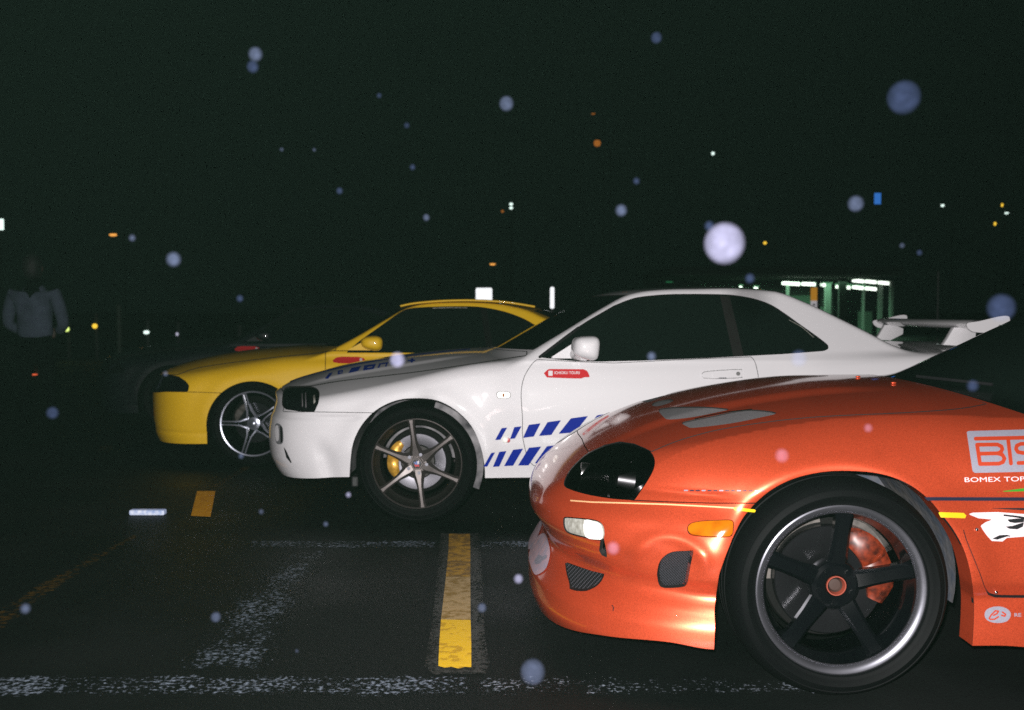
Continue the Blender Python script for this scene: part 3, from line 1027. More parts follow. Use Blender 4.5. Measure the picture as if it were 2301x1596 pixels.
    car.build('side_marker', markm, M['amber'], both='pair', off=.004, rim=.012)
    # ducts
    slab('duct_tunnel', car, duct, .07, M['seal'], off=.003)
    slab('intake_tunnel', car, intake, .10, M['seal'], off=.003)
    slab('lamp_slot', car, slot, .03, M['chrome'], off=.004)
    grid_mesh('duct_mesh', car, duct, .030, .0085, M['mesh'])
    grid_mesh('duct_mesh', car, intake, .030, .0085, M['mesh'])
    # oval reflective plate on the nose, with a grey smear of characters
    h = car.hit(1222, 1243)
    car.decal('number_plate', M['pinkwhite'], plate, off=.004, both='join')
    car.decal('plate_print', M['silvertape'], [(1204, 1262), (1213, 1248), (1222, 1252), (1232, 1248), (1231, 1256), (1221, 1262), (1216, 1268), (1206, 1270)], off=.0052)
    # lip seam and vinyl
    car.decal('lip_seam', M['blackvinyl'], lines=[[(1376, 1361), (1379, 1366), (1378, 1373)]], hw=1.1)
    car.decal('pinstripe', M['creamvinyl'], lines=[[(1283, 1125.5), (1330, 1129), (1400, 1131), (1500, 1134), (1600, 1139), (1650, 1142)]], hw=1.5)  # yellow tape, its highlight on the bumper put into a cream colour
    car.decal('pinstripe', M['yellowvinyl'], lines=[[(1652, 1143.5), (1694, 1148)]], hw=3.4)
    car.decal('pinstripe', M['yellowvinyl'], pts=[(2108, 1151), (2165, 1153), (2171, 1159), (2168, 1165), (2114, 1163)])
    for k in range(14):
        u = 1537 + k * 13.2
        car.decal('stripe_dash', M['navyvinyl'] if k % 3 else M['silvertape'], pts=[(u, 1100.6 + .1 * k), (u + 9.6, 1100.7 + .1 * k), (u + 9.6, 1103.4 + .1 * k), (u, 1103.3 + .1 * k)])
    car.decal('navy_stripe', M['navyvinyl'], pts=[(2076, 1117), (2600, 1118), (2600, 1126), (2084, 1125)])
    car.decal('black_stripe', M['blackvinyl'], pts=[(2218, 1142), (2301, 1141.5), (2600, 1141), (2600, 1153), (2301, 1147)])
    car.decal('green_flash', M['greenvinyl'], pts=[(2238, 1105.5), (2301, 1097), (2500, 1080), (2500, 1100), (2301, 1104)])
    q = lambda x, y: (2134.8 + .1056 * x, 955 + .1056 * y)
    car.decal('logo_panel', M['silvertape'], pts=[(2172, 972), (2175, 969.5), (2301, 966), (2440, 962), (2448, 968), (2456, 1052), (2450, 1057), (2301, 1060.6), (2190, 1063), (2185, 1059)])
    st = [[q(540, 303), q(2500, 262)], [q(1232, 320), q(1290, 825)],
          [q(570, 430), q(632, 835)], [q(570, 430), q(1000, 425), q(1085, 465), q(1108, 520), q(1080, 580), q(1010, 612), q(615, 620)],
          [q(1010, 612), q(1110, 645), q(1152, 720), q(1120, 795), q(1030, 830), q(640, 835)],
          [q(1850, 402), q(1500, 412), q(1415, 450), q(1398, 520), q(1440, 585), q(1540, 603), q(1720, 600), q(1830, 640), q(1870, 710), q(1830, 785), q(1720, 808), q(1450, 816)]]
    car.decal('logo_letters', M['orangevinyl'], lines=st, hw=4.3, off=.002, n=3)
    car.text('lettering', 'BOMEX TOP', (2165.5, 1083.5), (24.6, -.4), (-1.2, -15.0), M['whitevinyl'])
    oval = cr([(2212, 1383), (2216, 1371), (2232, 1364), (2251, 1364), (2266, 1371), (2271, 1382), (2264, 1395), (2248, 1400), (2230, 1399), (2217, 1393)], closed=True, n=4)
    car.decal('sponsor_oval', M['silvertape'], pts=oval)
    car.decal('sponsor_mark', M['orangevinyl'], lines=[[(2222, 1390), (2226, 1383), (2236, 1373), (2243, 1374), (2240, 1379), (2232, 1383)], [(2224, 1392), (2234, 1392), (2243, 1386)], [(2252, 1376), (2259, 1381), (2257, 1385), (2250, 1383)]], hw=1.7, off=.002, n=3)
    car.text('lettering', 'RE', (2278, 1386), (15, -.2), (-.5, -11), M['silvertape'], bold=.02)
    # torn silver flame sticker
    car.decal('claw_sticker', M['whitevinyl'], pts=[(2176, 1156), (2185, 1152.5), (2240, 1151), (2301, 1155.5), (2440, 1170), (2400, 1200), (2301, 1206), (2262, 1209), (2252, 1217), (2228, 1216), (2217, 1204), (2207, 1190), (2203, 1182), (2214, 1174), (2230, 1168), (2198, 1165)], off=.0014)
    car.decal('claw_line', M['blackvinyl'], pts=[(2254, 1156), (2290, 1160), (2305, 1163), (2305, 1168), (2285, 1164), (2254, 1160)], off=.0024)
    car.decal('claw_line', M['blackvinyl'], pts=[(2262, 1168), (2285, 1165.5), (2301, 1166), (2300, 1174), (2280, 1176), (2268, 1174)], off=.0024)
    car.decal('claw_line', M['blackvinyl'], pts=[(2258, 1184), (2275, 1182), (2300, 1174), (2298, 1184), (2285, 1190), (2268, 1189)], off=.0024)
    car.decal('claw_line', M['blackvinyl'], pts=[(2228, 1211), (2245, 1203), (2262, 1202), (2275, 1206), (2262, 1206), (2240, 1213)], off=.0024)
    # door shut line and the pressed edge above the sill
    car.decal('door_shut_line', M['seal'], lines=[cr([(2165, 1192), (2172, 1215), (2188, 1255), (2203, 1292), (2212, 1318), (2222, 1332), (2240, 1337), (2301, 1338), (2600, 1338)], n=5)], hw=1.0, off=.0006)
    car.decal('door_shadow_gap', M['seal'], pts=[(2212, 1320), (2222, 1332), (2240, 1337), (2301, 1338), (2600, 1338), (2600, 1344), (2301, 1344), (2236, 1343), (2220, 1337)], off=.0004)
    for u, v in ((2194, 1190), (2238, 1331)):
        h = np.array(car.hit(u, v)[0])
        bm = bmesh.new(); bmesh.ops.create_icosphere(bm, subdivisions=2, radius=.006)
        new_obj('badge_stud', bm_mesh(bm, 'badge_stud', True), root, M['chrome'], tuple(h))
    car.decal('vent_highlight', M['chrome'], lines=[[(1562, 943.5), (1600, 934), (1640, 927), (1690, 921.5)]], hw=.9, off=.003)  # bright line painted as the highlight on the vent's upper edge
    # washer nozzles on the rear edge of the bonnet, wiper on the glass
    for u, v in ((1928, 849), (2008, 863)):
        h = car.hit(u, v)
        if h[0] is not None:
            p = np.array(h[0])
            bm = bmesh.new(); bmesh.ops.create_uvsphere(bm, u_segments=12, v_segments=8, radius=.008)
            bmesh.ops.scale(bm, vec=(1.3, .8, .5), verts=bm.verts)
            new_obj('washer_nozzle', bm_mesh(bm, 'washer_nozzle', True), root, OR, tuple(p + [0, 0, .004]))
    P = [np.array(car.hit(u, v)[0]) + [0, 0, .012] for u, v in ((2000, 846), (2060, 853), (2140, 862), (2230, 872)) if car.hit(u, v)[0] is not None]
    for a, b in zip(P[:-1], P[1:]):
        cyl('wiper', tuple(a), tuple(b), .006, M['seal'], root, seg=8)
    # wheels
    w = orange_wheel(root, (.0105, -.868, .325))
    copy_wheel(w, (2.55, -.868, .325))
    copy_wheel(w, (0.0105, .868, .325), True)
    copy_wheel(w, (2.55, .868, .325), True)
    return car

def hood_cut_vents(car, hood, mat):
    vents = [cr([(1480, 921), (1500, 916), (1535, 914), (1580, 914), (1612, 916), (1638, 920), (1610, 927), (1560, 937), (1505, 943), (1490, 936)], closed=True, n=3),
             cr([(1532, 951), (1545, 946), (1600, 935), (1660, 923), (1700, 921), (1746, 928), (1710, 938), (1640, 952), (1560, 961.5), (1545, 959)], closed=True, n=3),
             cr([(1465, 911), (1480, 906), (1512, 899), (1508, 904), (1480, 913)], closed=True, n=3)]
    m = hood
    for v in vents:
        V, T = m
        # finer triangles round the narrow inserts
        a, m = car.cut(lambda V: car.dpoly(V, v), 0, mesh=m)
        car.build('bonnet_vent', a, M['ventgrey'], both='pair', off=-.0045, rim=0)
    return m

def grid_mesh(name, car, pts, depth, pitch, mat):
    """woven wire set back in an opening"""
    P = np.array(pts)
    lo, hi = P.min(0), P.max(0)
    h = np.array([np.array(car.hit(u, v)[0]) for u, v in pts if car.hit(u, v)[0] is not None])
    # plane through the outline, pushed inwards
    A = np.c_[h[:, 0], h[:, 2], np.ones(len(h))]
    co = np.linalg.lstsq(A, h[:, 1], rcond=None)[0]
    pf = lambda x, z: co[0] * x + co[1] * z + co[2] + depth
    x0, x1, z0, z1 = h[:, 0].min(), h[:, 0].max(), h[:, 2].min(), h[:, 2].max()
    poly = [(a[0], a[2]) for a in h]
    bm = bmesh.new()
    for s in (-1, 1):
        c = (x0 - (z1 - z0)) if s > 0 else x0
        while c < x1 + (z1 - z0):
            pts2 = [(c + s * t * (z1 - z0), z0 + t * (z1 - z0)) for t in np.linspace(0, 1, 60)]
            ins = poly_sd(np.array(pts2), poly) < .003
            run = [q for q, i in zip(pts2, ins) if i]
            if len(run) > 2:
                a, b = run[0], run[-1]
                y0 = .0 if s > 0 else .0015
                cyl_bm(bm, (a[0], pf(*a) + y0, a[1]), (b[0], pf(*b) + y0, b[1]), .0011, seg=4)
            c += pitch
    o = new_obj(name, bm_mesh(bm, name), car.root, mat)
    o['kind'] = 'stuff'
    return o

ORANGE = orange_car()


# ================================================================== WHITE CAR
def tour_sticker(car, P, mirror=False):
    """red arrow shaped sticker; P maps (0..1, 0..1) to pixels"""
    car.decal('tour_sticker', M['redvinyl'], pts=[P(*q) for q in ((0, .55), (.12, 1), (.88, 1), (1.0, .30), (.985, .12), (.86, .12), (.80, 0), (.08, .08))], off=.0018, n=2)

def white_car():
    X0, YC = -.505, 6.14
    root = empty('coupe', (X0, YC, 0))
    tag(root, 'white coupe with blue slanted stripes, red door sticker and a tall rear wing', 'car', 'cars parked in a row')
    xn = Sp((-.3, -.74), (.10, -.75), (.16, -.80), (.22, -.835), (.28, -.875), (.36, -.905), (.47, -.912), (.55, -.902), (.60, -.89), (.66, -.895), (.8, -.90))
    zt = Sp((-1.1, .50), (-.95, .615), (-.915, .66), (-.898, .69), (-.83, .735), (-.687, .777), (-.479, .826), (-.267, .862), (.015, .898), (.339, .928), (.6, .93), (1.2, .925),
            (2.0, .945), (2.6, .962), (3.1, .965), (3.42, .955), (3.6, .90))
    Wz = Sp((-.3, .80), (.10, .835), (.22, .855), (.30, .865), (.45, .885), (.60, .888), (.70, .883), (.80, .868), (.90, .835), (1.0, .79), (1.2, .7))
    Rr = Sp((.0, .74), (.20, .84), (.36, .925), (.60, 1.045), (.85, 1.172), (1.03, 1.252), (1.15, 1.275), (1.4, 1.294), (1.7, 1.300), (1.95, 1.285), (2.13, 1.222), (2.28, 1.150), (2.43, 1.075), (2.58, .998), (2.72, .950), (2.9, .91), (3.2, .8))
    Wside = lambda x, z: .815 - .56 * np.maximum(z - .92, -.03) - .05 * step(x, 2.0, 3.0) - .10 * step(.9 - x, 0, .7) * step(z, .9, 1.2) * .3
    def F(x, y, z):
        fl = 0.0
        for wx, amp in ((0.0, .010), (2.665, .030)):
            r = np.hypot(x - wx, z - .325)
            fl = fl + amp * gau(r - .385, .055) * step(z, .25, .42)
        W = Wz(z) + fl - .018 * step(x, .35, .6) * step(2.2 - x, 0, .3)
        W = W - .006 * gau(z - .585, .012) * step(-x, .28, .34)
        # bumper corner scoop
        W = W - .018 * gau(x + .47 + (z - .3) * .25, .05) * step(.5 - z, 0, .12)
        a = .47
        p = 2.3 + .6 * step(.66 - z, 0, .10)
        x0 = xn(z) + a
        ex = np.maximum(x0 - x, 0) / a
        xr = 3.62 - .08 * np.abs(z - .6)
        er = np.maximum(x - (xr - .45), 0) / .45
        q = (ex ** p + (y / W) ** p + er ** 2.6) ** (1 / p)
        Fs = (q - 1) * W
        cr_ = .085 - .055 * step(x, -.4, .65)
        H = zt(x) - cr_ * (y / .68) ** 1.8
        H = H + .008 * step(.50 - y, -.04, .04) * step(x, -.8, -.5) * step(.35 - x, 0, .3)
        k = .02 + .07 * step(y, .35, .7)
        Fb = smax(Fs, z - H, k * .6)
        xe = x - y * y * .38 * (1 - step(x, 1.1, 1.9))
        Fc = np.maximum(smax(y - Wside(x, z), z - (Rr(xe) - .022 * (y / .6) ** 2.2 * step(x, 1.0, 1.6)), .022), .12 - x)
        f = smin(Fb, Fc, .025)
        return np.maximum(f, .0 - z)
    car = Car(root, X0, YC, F, -.50, 3.15, .45, spread((.6, .013), (2.9, .02), (3.15, .04)), .85, 420)
    cut = car.cut
    zb = Sp((-1.0, .24), (-.85, .243), (-.72, .248), (-.60, .255), (-.48, .262), (-.35, .268), (.35, .262), (.7, .262), (2.2, .25), (2.9, .26), (3.6, .33))
    cut(lambda V: V[:, 2] - zb(V[:, 0]), 0)
    arch = [(786, 1200), (785, 1074), (787, 1040), (790, 1010)] + cr([(790, 1010), (797, 985), (815, 952), (846, 921), (890, 900), (936, 895), (982, 900), (1023, 921), (1059, 957), (1080, 1003), (1089, 1049), (1090, 1085)], n=4)[1:] + [(1090, 1200)]
    cut(lambda V: car.dpoly(V, arch), 0)
    cut(lambda V: np.where(V[:, 0] > 1.5, np.hypot(V[:, 0] - 2.665, V[:, 2] - .335) - .36, 1.0), 0)
    C = lambda pts: [(561.8 + .5127 * x, 618 + .5127 * y) for x, y in pts]
    hl = cr(C([(151, 500), (165, 493), (210, 490), (265, 490), (293, 500), (303, 520), (299, 560)]), n=4)[:-1] + C([(299, 560), (281, 600), (215, 597), (158, 588)]) + cr(C([(158, 588), (142, 570), (144, 525), (151, 500)]), n=3)[1:-1]
    head = cut(lambda V: np.maximum(car.dpoly(V, hl), V[:, 1] + .35), .004)
    duct1 = C([(112, 655), (133, 665), (137, 700), (135, 735), (117, 738), (110, 700)])
    hood_px = [(600, 700), (622, 840), (634, 876), (640, 881)] + C([(152, 497), (165, 490), (265, 487)]) + cr([(697, 868), (760, 857), (850, 846), (920, 838), (1000, 827), (1080, 815), (1150, 804), (1184, 799)], n=3) + [(1184, 780), (1120, 600)]
    cowl = lambda V: V[:, 0] - .40 * V[:, 1] ** 2 - .365
    hood = cut(lambda V: np.maximum(car.dpoly(V, hood_px), cowl(V)), .005)
    # glass
    tw = lambda V: -V[:, 1] - Wside(V[:, 0], V[:, 2])
    hdr = lambda V: V[:, 0] - .42 * V[:, 1] ** 2 - .995
    wind = cut(lambda V: np.maximum.reduce([-cowl(V) + .02, hdr(V), tw(V) + .03]), .004)
    D = lambda pts: [(1292.1 + .293 * x, 618 + .293 * y) for x, y in pts]
    sg = [(1213, 803)] + D([(0, 415), (100, 350), (300, 235)]) + cr(D([(300, 235), (420, 188), (520, 166), (700, 150), (900, 147), (1130, 150), (1250, 160), (1380, 185), (1500, 228), (1600, 290), (1700, 362), (1850, 468), (1925, 525)]), n=3)[1:] + \
        cr(D([(1925, 525), (1942, 545), (1938, 570), (1905, 583)]), n=3)[1:] + D([(1600, 606), (1000, 637), (500, 657), (200, 664), (0, 660)]) + [(1255, 808)]
    side = cut(lambda V: car.dpoly(V, sg), .002)
    rear = cut(lambda V: np.maximum.reduce([V[:, 0] * 0 + 2.06 - V[:, 0], V[:, 0] + .1 * V[:, 1] ** 2 - 2.70, -V[:, 1] - .57 + .12 * (V[:, 2] - .95)]), .004)
    boot = cut(lambda V: np.maximum.reduce([2.86 - V[:, 0], -V[:, 1] - .70, .78 - V[:, 2]]), .004)
    # front bumper, door, and the rest
    bump_px = [(500, 800), (633, 800), (634, 878), (642, 886), (636, 925), (660, 926), (706, 925.8), (841, 928), (860, 928), (860, 1150), (500, 1150)]
    bumper = cut(lambda V: np.maximum(car.dpoly(V, bump_px), V[:, 0] - .0), .003)
    door_px = cr([(1204, 808), (1190, 826), (1177, 850), (1171, 885), (1174, 940), (1174, 977), (1179, 1005), (1185, 1028)], n=4) + cr([(1185, 1028), (1197, 1045), (1215, 1050)], n=3)[1:] + [(1500, 1049), (1700, 1040)] + \
        cr([(1720, 1030), (1716, 960), (1705, 862), (1703, 840), (1697, 815), (1689, 802)], n=4) + [(1585, 806), (1380, 816), (1292, 813)]
    door = cut(lambda V: car.dpoly(V, door_px), .003)
    WH = M['white']
    car.build('front_bumper', bumper, WH, rim=.015)
    car.build('bonnet', hood, WH, rim=.012)
    car.build('door', door, WH, both='pair', rim=.012)
    car.build('boot_lid', boot, WH, rim=.012)
    car.build('bodywork', car.rest, WH, rim=.012)
    car.build('windscreen', wind, M['glass'], off=-.004, rim=0)
    car.build('side_window', side, M['glass'], both='pair', off=-.006, rim=0)
    car.build('rear_window', rear, M['glass'], off=-.004, rim=0)
    V, T = car.V, car.T
    for df in (lambda V: V[:, 2] - zb(V[:, 0]) - .012, lambda V: np.where(V[:, 0] < 1.2, np.hypot(V[:, 0], V[:, 2] - .325) - .375, 1.),
               lambda V: np.where(V[:, 0] > 1.5, np.hypot(V[:, 0] - 2.665, V[:, 2] - .335) - .365, 1.0),
               lambda V: car.dpoly(V, arch) - .01):
        V, T = clip(V, T, -df(V))
    car.build('inner_shell', (V, T), M['core'], off=-.022, rim=0)
    car.build('headlight', head, M['smoke'], both='pair', off=-.003, rim=.01, label='smoked black headlight')
    car.decal('headlight_reflector', M['ventgrey'], lines=[C([(228, 520), (229, 575)]), C([(243, 515), (244, 580)])], hw=1.1, off=-.0022)
    car.decal('headlight_reflector', M['clear'], pts=C([(276, 528), (284, 522), (286, 556), (278, 566)]), off=-.002)
    arch_strip('arch_flange', car, car.rest, .0, .325, .5, .03, WH, xside=(-.45, .42))
    arch_strip('arch_flange', car, bumper, .0, .325, .5, .03, WH, xside=(-.45, .1))
    well(car, 0.005, .335, .365, .84, .38, M['wellw'])
    well(car, 2.665, .335, .365, .80, .38, M['wellw'])
    for a0, a1, r0, r1 in ((-22, 74, .318, .3535),):
        arc = [(r1 * math.cos(R(a0 + (a1 - a0) * k / 14)), .328 + r1 * math.sin(R(a0 + (a1 - a0) * k / 14))) for k in range(15)] + \
              [(r0 * math.cos(R(a1 + (a0 - a1) * k / 14)), .328 + r0 * math.sin(R(a1 + (a0 - a1) * k / 14))) for k in range(15)]
        prism('arch_liner', arc, -.838, -.80, M['wellw'], root, .003)
    # bumper duct, corner vent
    car.decal('bumper_duct', M['softgrey'], pts=cr(C([(112, 655), (128, 652), (143, 668), (147, 700), (146, 732), (134, 742), (116, 736), (109, 695)]), closed=True, n=3), off=.0015)
    car.decal('duct_slot', M['seal'], pts=C([(133, 660), (142, 668), (145, 700), (144, 732), (136, 738), (134, 700)]), off=.0025)
    car.decal('duct_vane', WH, pts=cr(C([(115, 664), (127, 662), (131, 700), (128, 726), (118, 724), (113, 690)]), closed=True, n=3), off=.006)
    car.decal('corner_vent', M['seal'], pts=C([(148, 752), (160, 770), (184, 822), (180, 824), (160, 800)]), off=.002)
    # side repeater
    rp = cr([(1117, 886), (1121, 881), (1131, 881), (1143, 882), (1146, 888), (1143, 894), (1131, 895), (1120, 894)], closed=True, n=3)
    car.decal('side_repeater_rim', M['steel'], pts=[((u - 1131) * 1.12 + 1131, (v - 888) * 1.16 + 888) for u, v in rp], off=.001)
    car.decal('side_repeater', M['reflector'], pts=rp, off=.005)
    car.decal('side_repeater_bulb', M['amber'], pts=[(1129, 884.5), (1133, 884.5), (1133, 892), (1129, 892)], off=.0065)
    # round badge on the wing
    h = np.array(car.hit(1137, 988)[0])
    b = lathe('wing_badge', [(0, -.008), (.010, -.007), (.016, -.003), (.018, .002)], 24, M['reflector'], root); b.location = tuple(h + [-.004, -.001, -.002])
    b = lathe('wing_badge_rim', [(0, -.006), (.010, -.005), (.013, .0)], 20, M['emblemred'], root); b.location = tuple(h + [.010, -.0, -.004])
    # blue slanted stripes, upper and lower row (traced from the door and wing)
    E = lambda pts: [(1067.4 + .2112 * x, 786.5 + .2112 * y) for x, y in pts]
    up = [[(283, 832), (342, 826), (270, 955), (213, 960)], [(418, 822), (495, 812), (425, 942), (372, 948)], [(573, 797), (698, 780), (625, 922), (510, 936)],
          [(772, 768), (915, 748), (812, 905), (680, 915)], [(1020, 728), (1203, 703), (1065, 878), (888, 893)], [(1300, 695), (1515, 663), (1420, 830), (1150, 868)],
          [(1600, 650), (1800, 620), (1740, 760), (1480, 800)]]
    lowr = [[(172, 1096), (213, 1090), (130, 1242), (90, 1242)], [(258, 1084), (335, 1075), (258, 1240), (190, 1244)], [(405, 1062), (512, 1050), (405, 1232), (308, 1236)],
            [(575, 1040), (705, 1028), (570, 1228), (457, 1230)], [(765, 1024), (920, 1008), (760, 1205), (636, 1207)], [(980, 1000), (1150, 985), (990, 1195), (830, 1200)]]
    for P_ in up + lowr:
        car.decal('blue_stripe', M['bluevinyl'], pts=E(P_), n=2)
    # sticker with lettering
    car.decal('tour_sticker', M['redvinyl'], pts=E([(732, 248), (775, 208), (800, 204), (1155, 206), (1190, 222), (1208, 250), (1222, 290), (1165, 292), (1130, 305), (1000, 303), (765, 294)]), off=.0015)
    car.decal('sticker_panel', M['whitevinyl'], pts=E([(780, 222), (826, 222), (826, 276), (780, 276)]), off=.0024)
    car.text('lettering', 'ICHIOKU TOURS', E([(842, 258)])[0], (7.6, 0), (0, -9.0), M['whitevinyl'], off=.003, bold=.02)
    # faint line of the sill
    car.decal('sill_crease', M['steel'], lines=[E([(100, 1142), (170, 1144)]), E([(215, 1143), (250, 1143)]), E([(345, 1143), (400, 1142)])], hw=.35, off=.0005)
    # door handle
    G = D
    ho = cr(G([(968, 772), (975, 755), (1000, 745), (1120, 734), (1260, 728), (1275, 735), (1277, 780), (1265, 790), (1130, 797), (1000, 795), (975, 788)]), closed=True, n=3)
    car.decal('handle_outline_shade', M['steel'], lines=[ho + [ho[0]]], hw=.75, off=.0146)  # grey outline decal, depth shading round the handle put into colour
    car.decal('door_handle', WH, pts=ho, off=.014, n=2)
    car.decal('handle_grip', WH, pts=G([(1050, 755), (1200, 748), (1205, 785), (1055, 790)]), off=.020, n=2)
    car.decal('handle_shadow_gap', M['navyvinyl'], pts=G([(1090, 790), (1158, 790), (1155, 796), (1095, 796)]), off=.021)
    h = np.array(car.hit(*G([(1247, 757)])[0])[0])
    b = lathe('door_lock', [(0, -.0175), (.009, -.0175), (.011, -.015), (.011, 0)], 20, M['steel'], root); b.location = tuple(h)
    # mirror
    mirror(car, root, (1314, 782), .155, .115, WH, (1262, 800), px=(1285, 1344, 755, 807))
    # chrome trim line on the quarter glass
    car.decal('window_trim', M['clear'], lines=[G([(1640, 345), (1740, 400), (1830, 480)])], hw=.8, off=.001)
    car.decal('window_seal', M['seal'], lines=[[(1213, 802.5), (1262, 765), (1300, 737)]], hw=3.2, off=.001)
    car.decal('door_pillar', M['gap'], pts=[(1618, 664), (1640, 665), (1672, 800), (1648, 801)], off=-.004)
    # clear drip line of the windscreen
    # bonnet graphics: blue line and block letters
    hcut = lambda pts: [(674.3 + .14649 * x, 775.5 + .14649 * y) for x, y in pts]
    car.decal('bonnet_line', M['bluevinyl'], lines=[hcut([(-150, 560), (0, 503), (250, 430), (600, 355), (900, 290), (1300, 222), (1700, 160), (2000, 122), (2300, 90), (2600, 62)])], hw=1.1, off=.001)
    for P_ in ([(440, 440), (500, 420), (480, 460), (430, 520), (380, 520)], [(580, 395), (660, 385), (650, 440), (575, 455)], [(790, 350), (940, 325), (890, 400), (740, 435)],
               [(985, 315), (1165, 290), (1130, 370), (965, 395)], [(1215, 285), (1360, 262), (1345, 285), (1325, 335), (1300, 335), (1320, 290), (1240, 300), (1215, 355), (1185, 355)],
               [(1400, 262), (1530, 240), (1510, 285), (1395, 300)], [(1650, 232), (1700, 225), (1705, 208), (1735, 205), (1735, 222), (1770, 225), (1765, 245), (1735, 250), (1725, 275), (1700, 270), (1690, 250), (1645, 255)]):
        car.decal('bonnet_letter', M['bluevinyl'] if P_[0][0] != 1400 else M['emblemblue'], pts=hcut(P_), off=.001)
    car.decal('letter_gap', WH, lines=[hcut([(610, 425), (640, 420)]), hcut([(1040, 350), (1100, 340)])], hw=1.0, off=.002)
    # rear wing
    wing(car, root, WH)
    # tail lamps
    for y in (-.62, -.42, .42, .62):
        b = lathe('tail_lamp', [(0, .0), (.055, .0), (.075, .004), (.078, .03)], 28, M['redvinyl'], root)
        b.rotation_euler = (0, 0, R(90)); b.location = (3.62, y, .72)
    w = white_wheel(root, (-.004, -.85, .336))
    copy_wheel(w, (2.665, -.85, .33)); copy_wheel(w, (0, .85, .33), True); copy_wheel(w, (2.665, .85, .33), True)
    # mud flap
    box('mud_flap', (-.340, -.76, .235), (.04, .14, .06), M['seal'], root, .01)
    return car

def superbox(name, c, s, mat, parent, p=3.2, taper=None, rot=None, n=24):
    """rounded housing: a superellipsoid, optionally sheared or tapered along x"""
    V, F = [], []
    for i in range(n + 1):
        la = -math.pi / 2 + math.pi * i / n
        for j in range(2 * n):
            lo = 2 * math.pi * j / (2 * n)
            f = lambda t: math.copysign(abs(t) ** (2 / p), t)
            x, y, z = f(math.cos(la)) * f(math.cos(lo)), f(math.cos(la)) * f(math.sin(lo)), f(math.sin(la))
            if taper: y, z = y * (1 + taper[0] * x), z * (1 + taper[1] * x)
            V.append((x * s[0], y * s[1], z * s[2]))
    for i in range(n):
        for j in range(2 * n):
            F.append((i * 2 * n + j, i * 2 * n + (j + 1) % (2 * n), (i + 1) * 2 * n + (j + 1) % (2 * n), (i + 1) * 2 * n + j))
    bm = bmesh.new(); bm.from_mesh(mesh_from(name, V, F))
    bmesh.ops.remove_doubles(bm, verts=bm.verts, dist=1e-5)
    o = new_obj(name, bm_mesh(bm, name, True), parent, mat, tuple(c))
    if rot: o.rotation_euler = rot
    return o

def mirror(car, root, c_px, w, h, mat, foot_px, px):
    """door mirrors on both sides; housing spans the pixel box px in the plane just outside the door"""
    Y = car.Yc - .93
    a = at(px[0], px[2], Y); b = at(px[1], px[3], Y)
    c = (a + b) / 2 - car.org
    s = (abs(b[0] - a[0]) / 2, .085, abs(a[2] - b[2]) / 2)
    f = at(foot_px[0], foot_px[1], car.Yc - .80) - car.org
    for sg in (1, -1):
        m = superbox('door_mirror', (c[0], c[1] * sg, c[2]), s, mat, root, 3.4, (.12, .18), (0, R(6), R(8) * sg))
        # sail shaped foot on the front corner of the window
        V = [(f[0] - .075, f[1], f[2] - .018), (f[0] + .11, f[1], f[2] - .020), (f[0] + .105, f[1], f[2] + .085), (f[0] + .06, f[1], f[2] + .068)]
        V2 = [(x, y - .02, z) for x, y, z in V]
        VV = [(x, y * sg, z) for x, y, z in V + V2]
        F = [(0, 1, 2, 3), (7, 6, 5, 4), (0, 4, 5, 1), (1, 5, 6, 2), (2, 6, 7, 3), (3, 7, 4, 0)]
        bm = bmesh.new(); bm.from_mesh(mesh_from('mirror_foot', VV, F))
        bmesh.ops.bevel(bm, geom=list(bm.edges), offset=.004, segments=2, affect='EDGES')
        new_obj('mirror_foot', bm_mesh(bm, 'mirror_foot', True, 40), root, mat)
        bm = bmesh.new()
        cyl_bm(bm, (f[0] + .07, (f[1] - .01) * sg, f[2] + .01), (c[0], (c[1] + .02) * sg, c[2] - s[2] * .6), .03, .035, 20)
        new_obj('mirror_arm', bm_mesh(bm, 'mirror_arm', True, 60), root, mat)

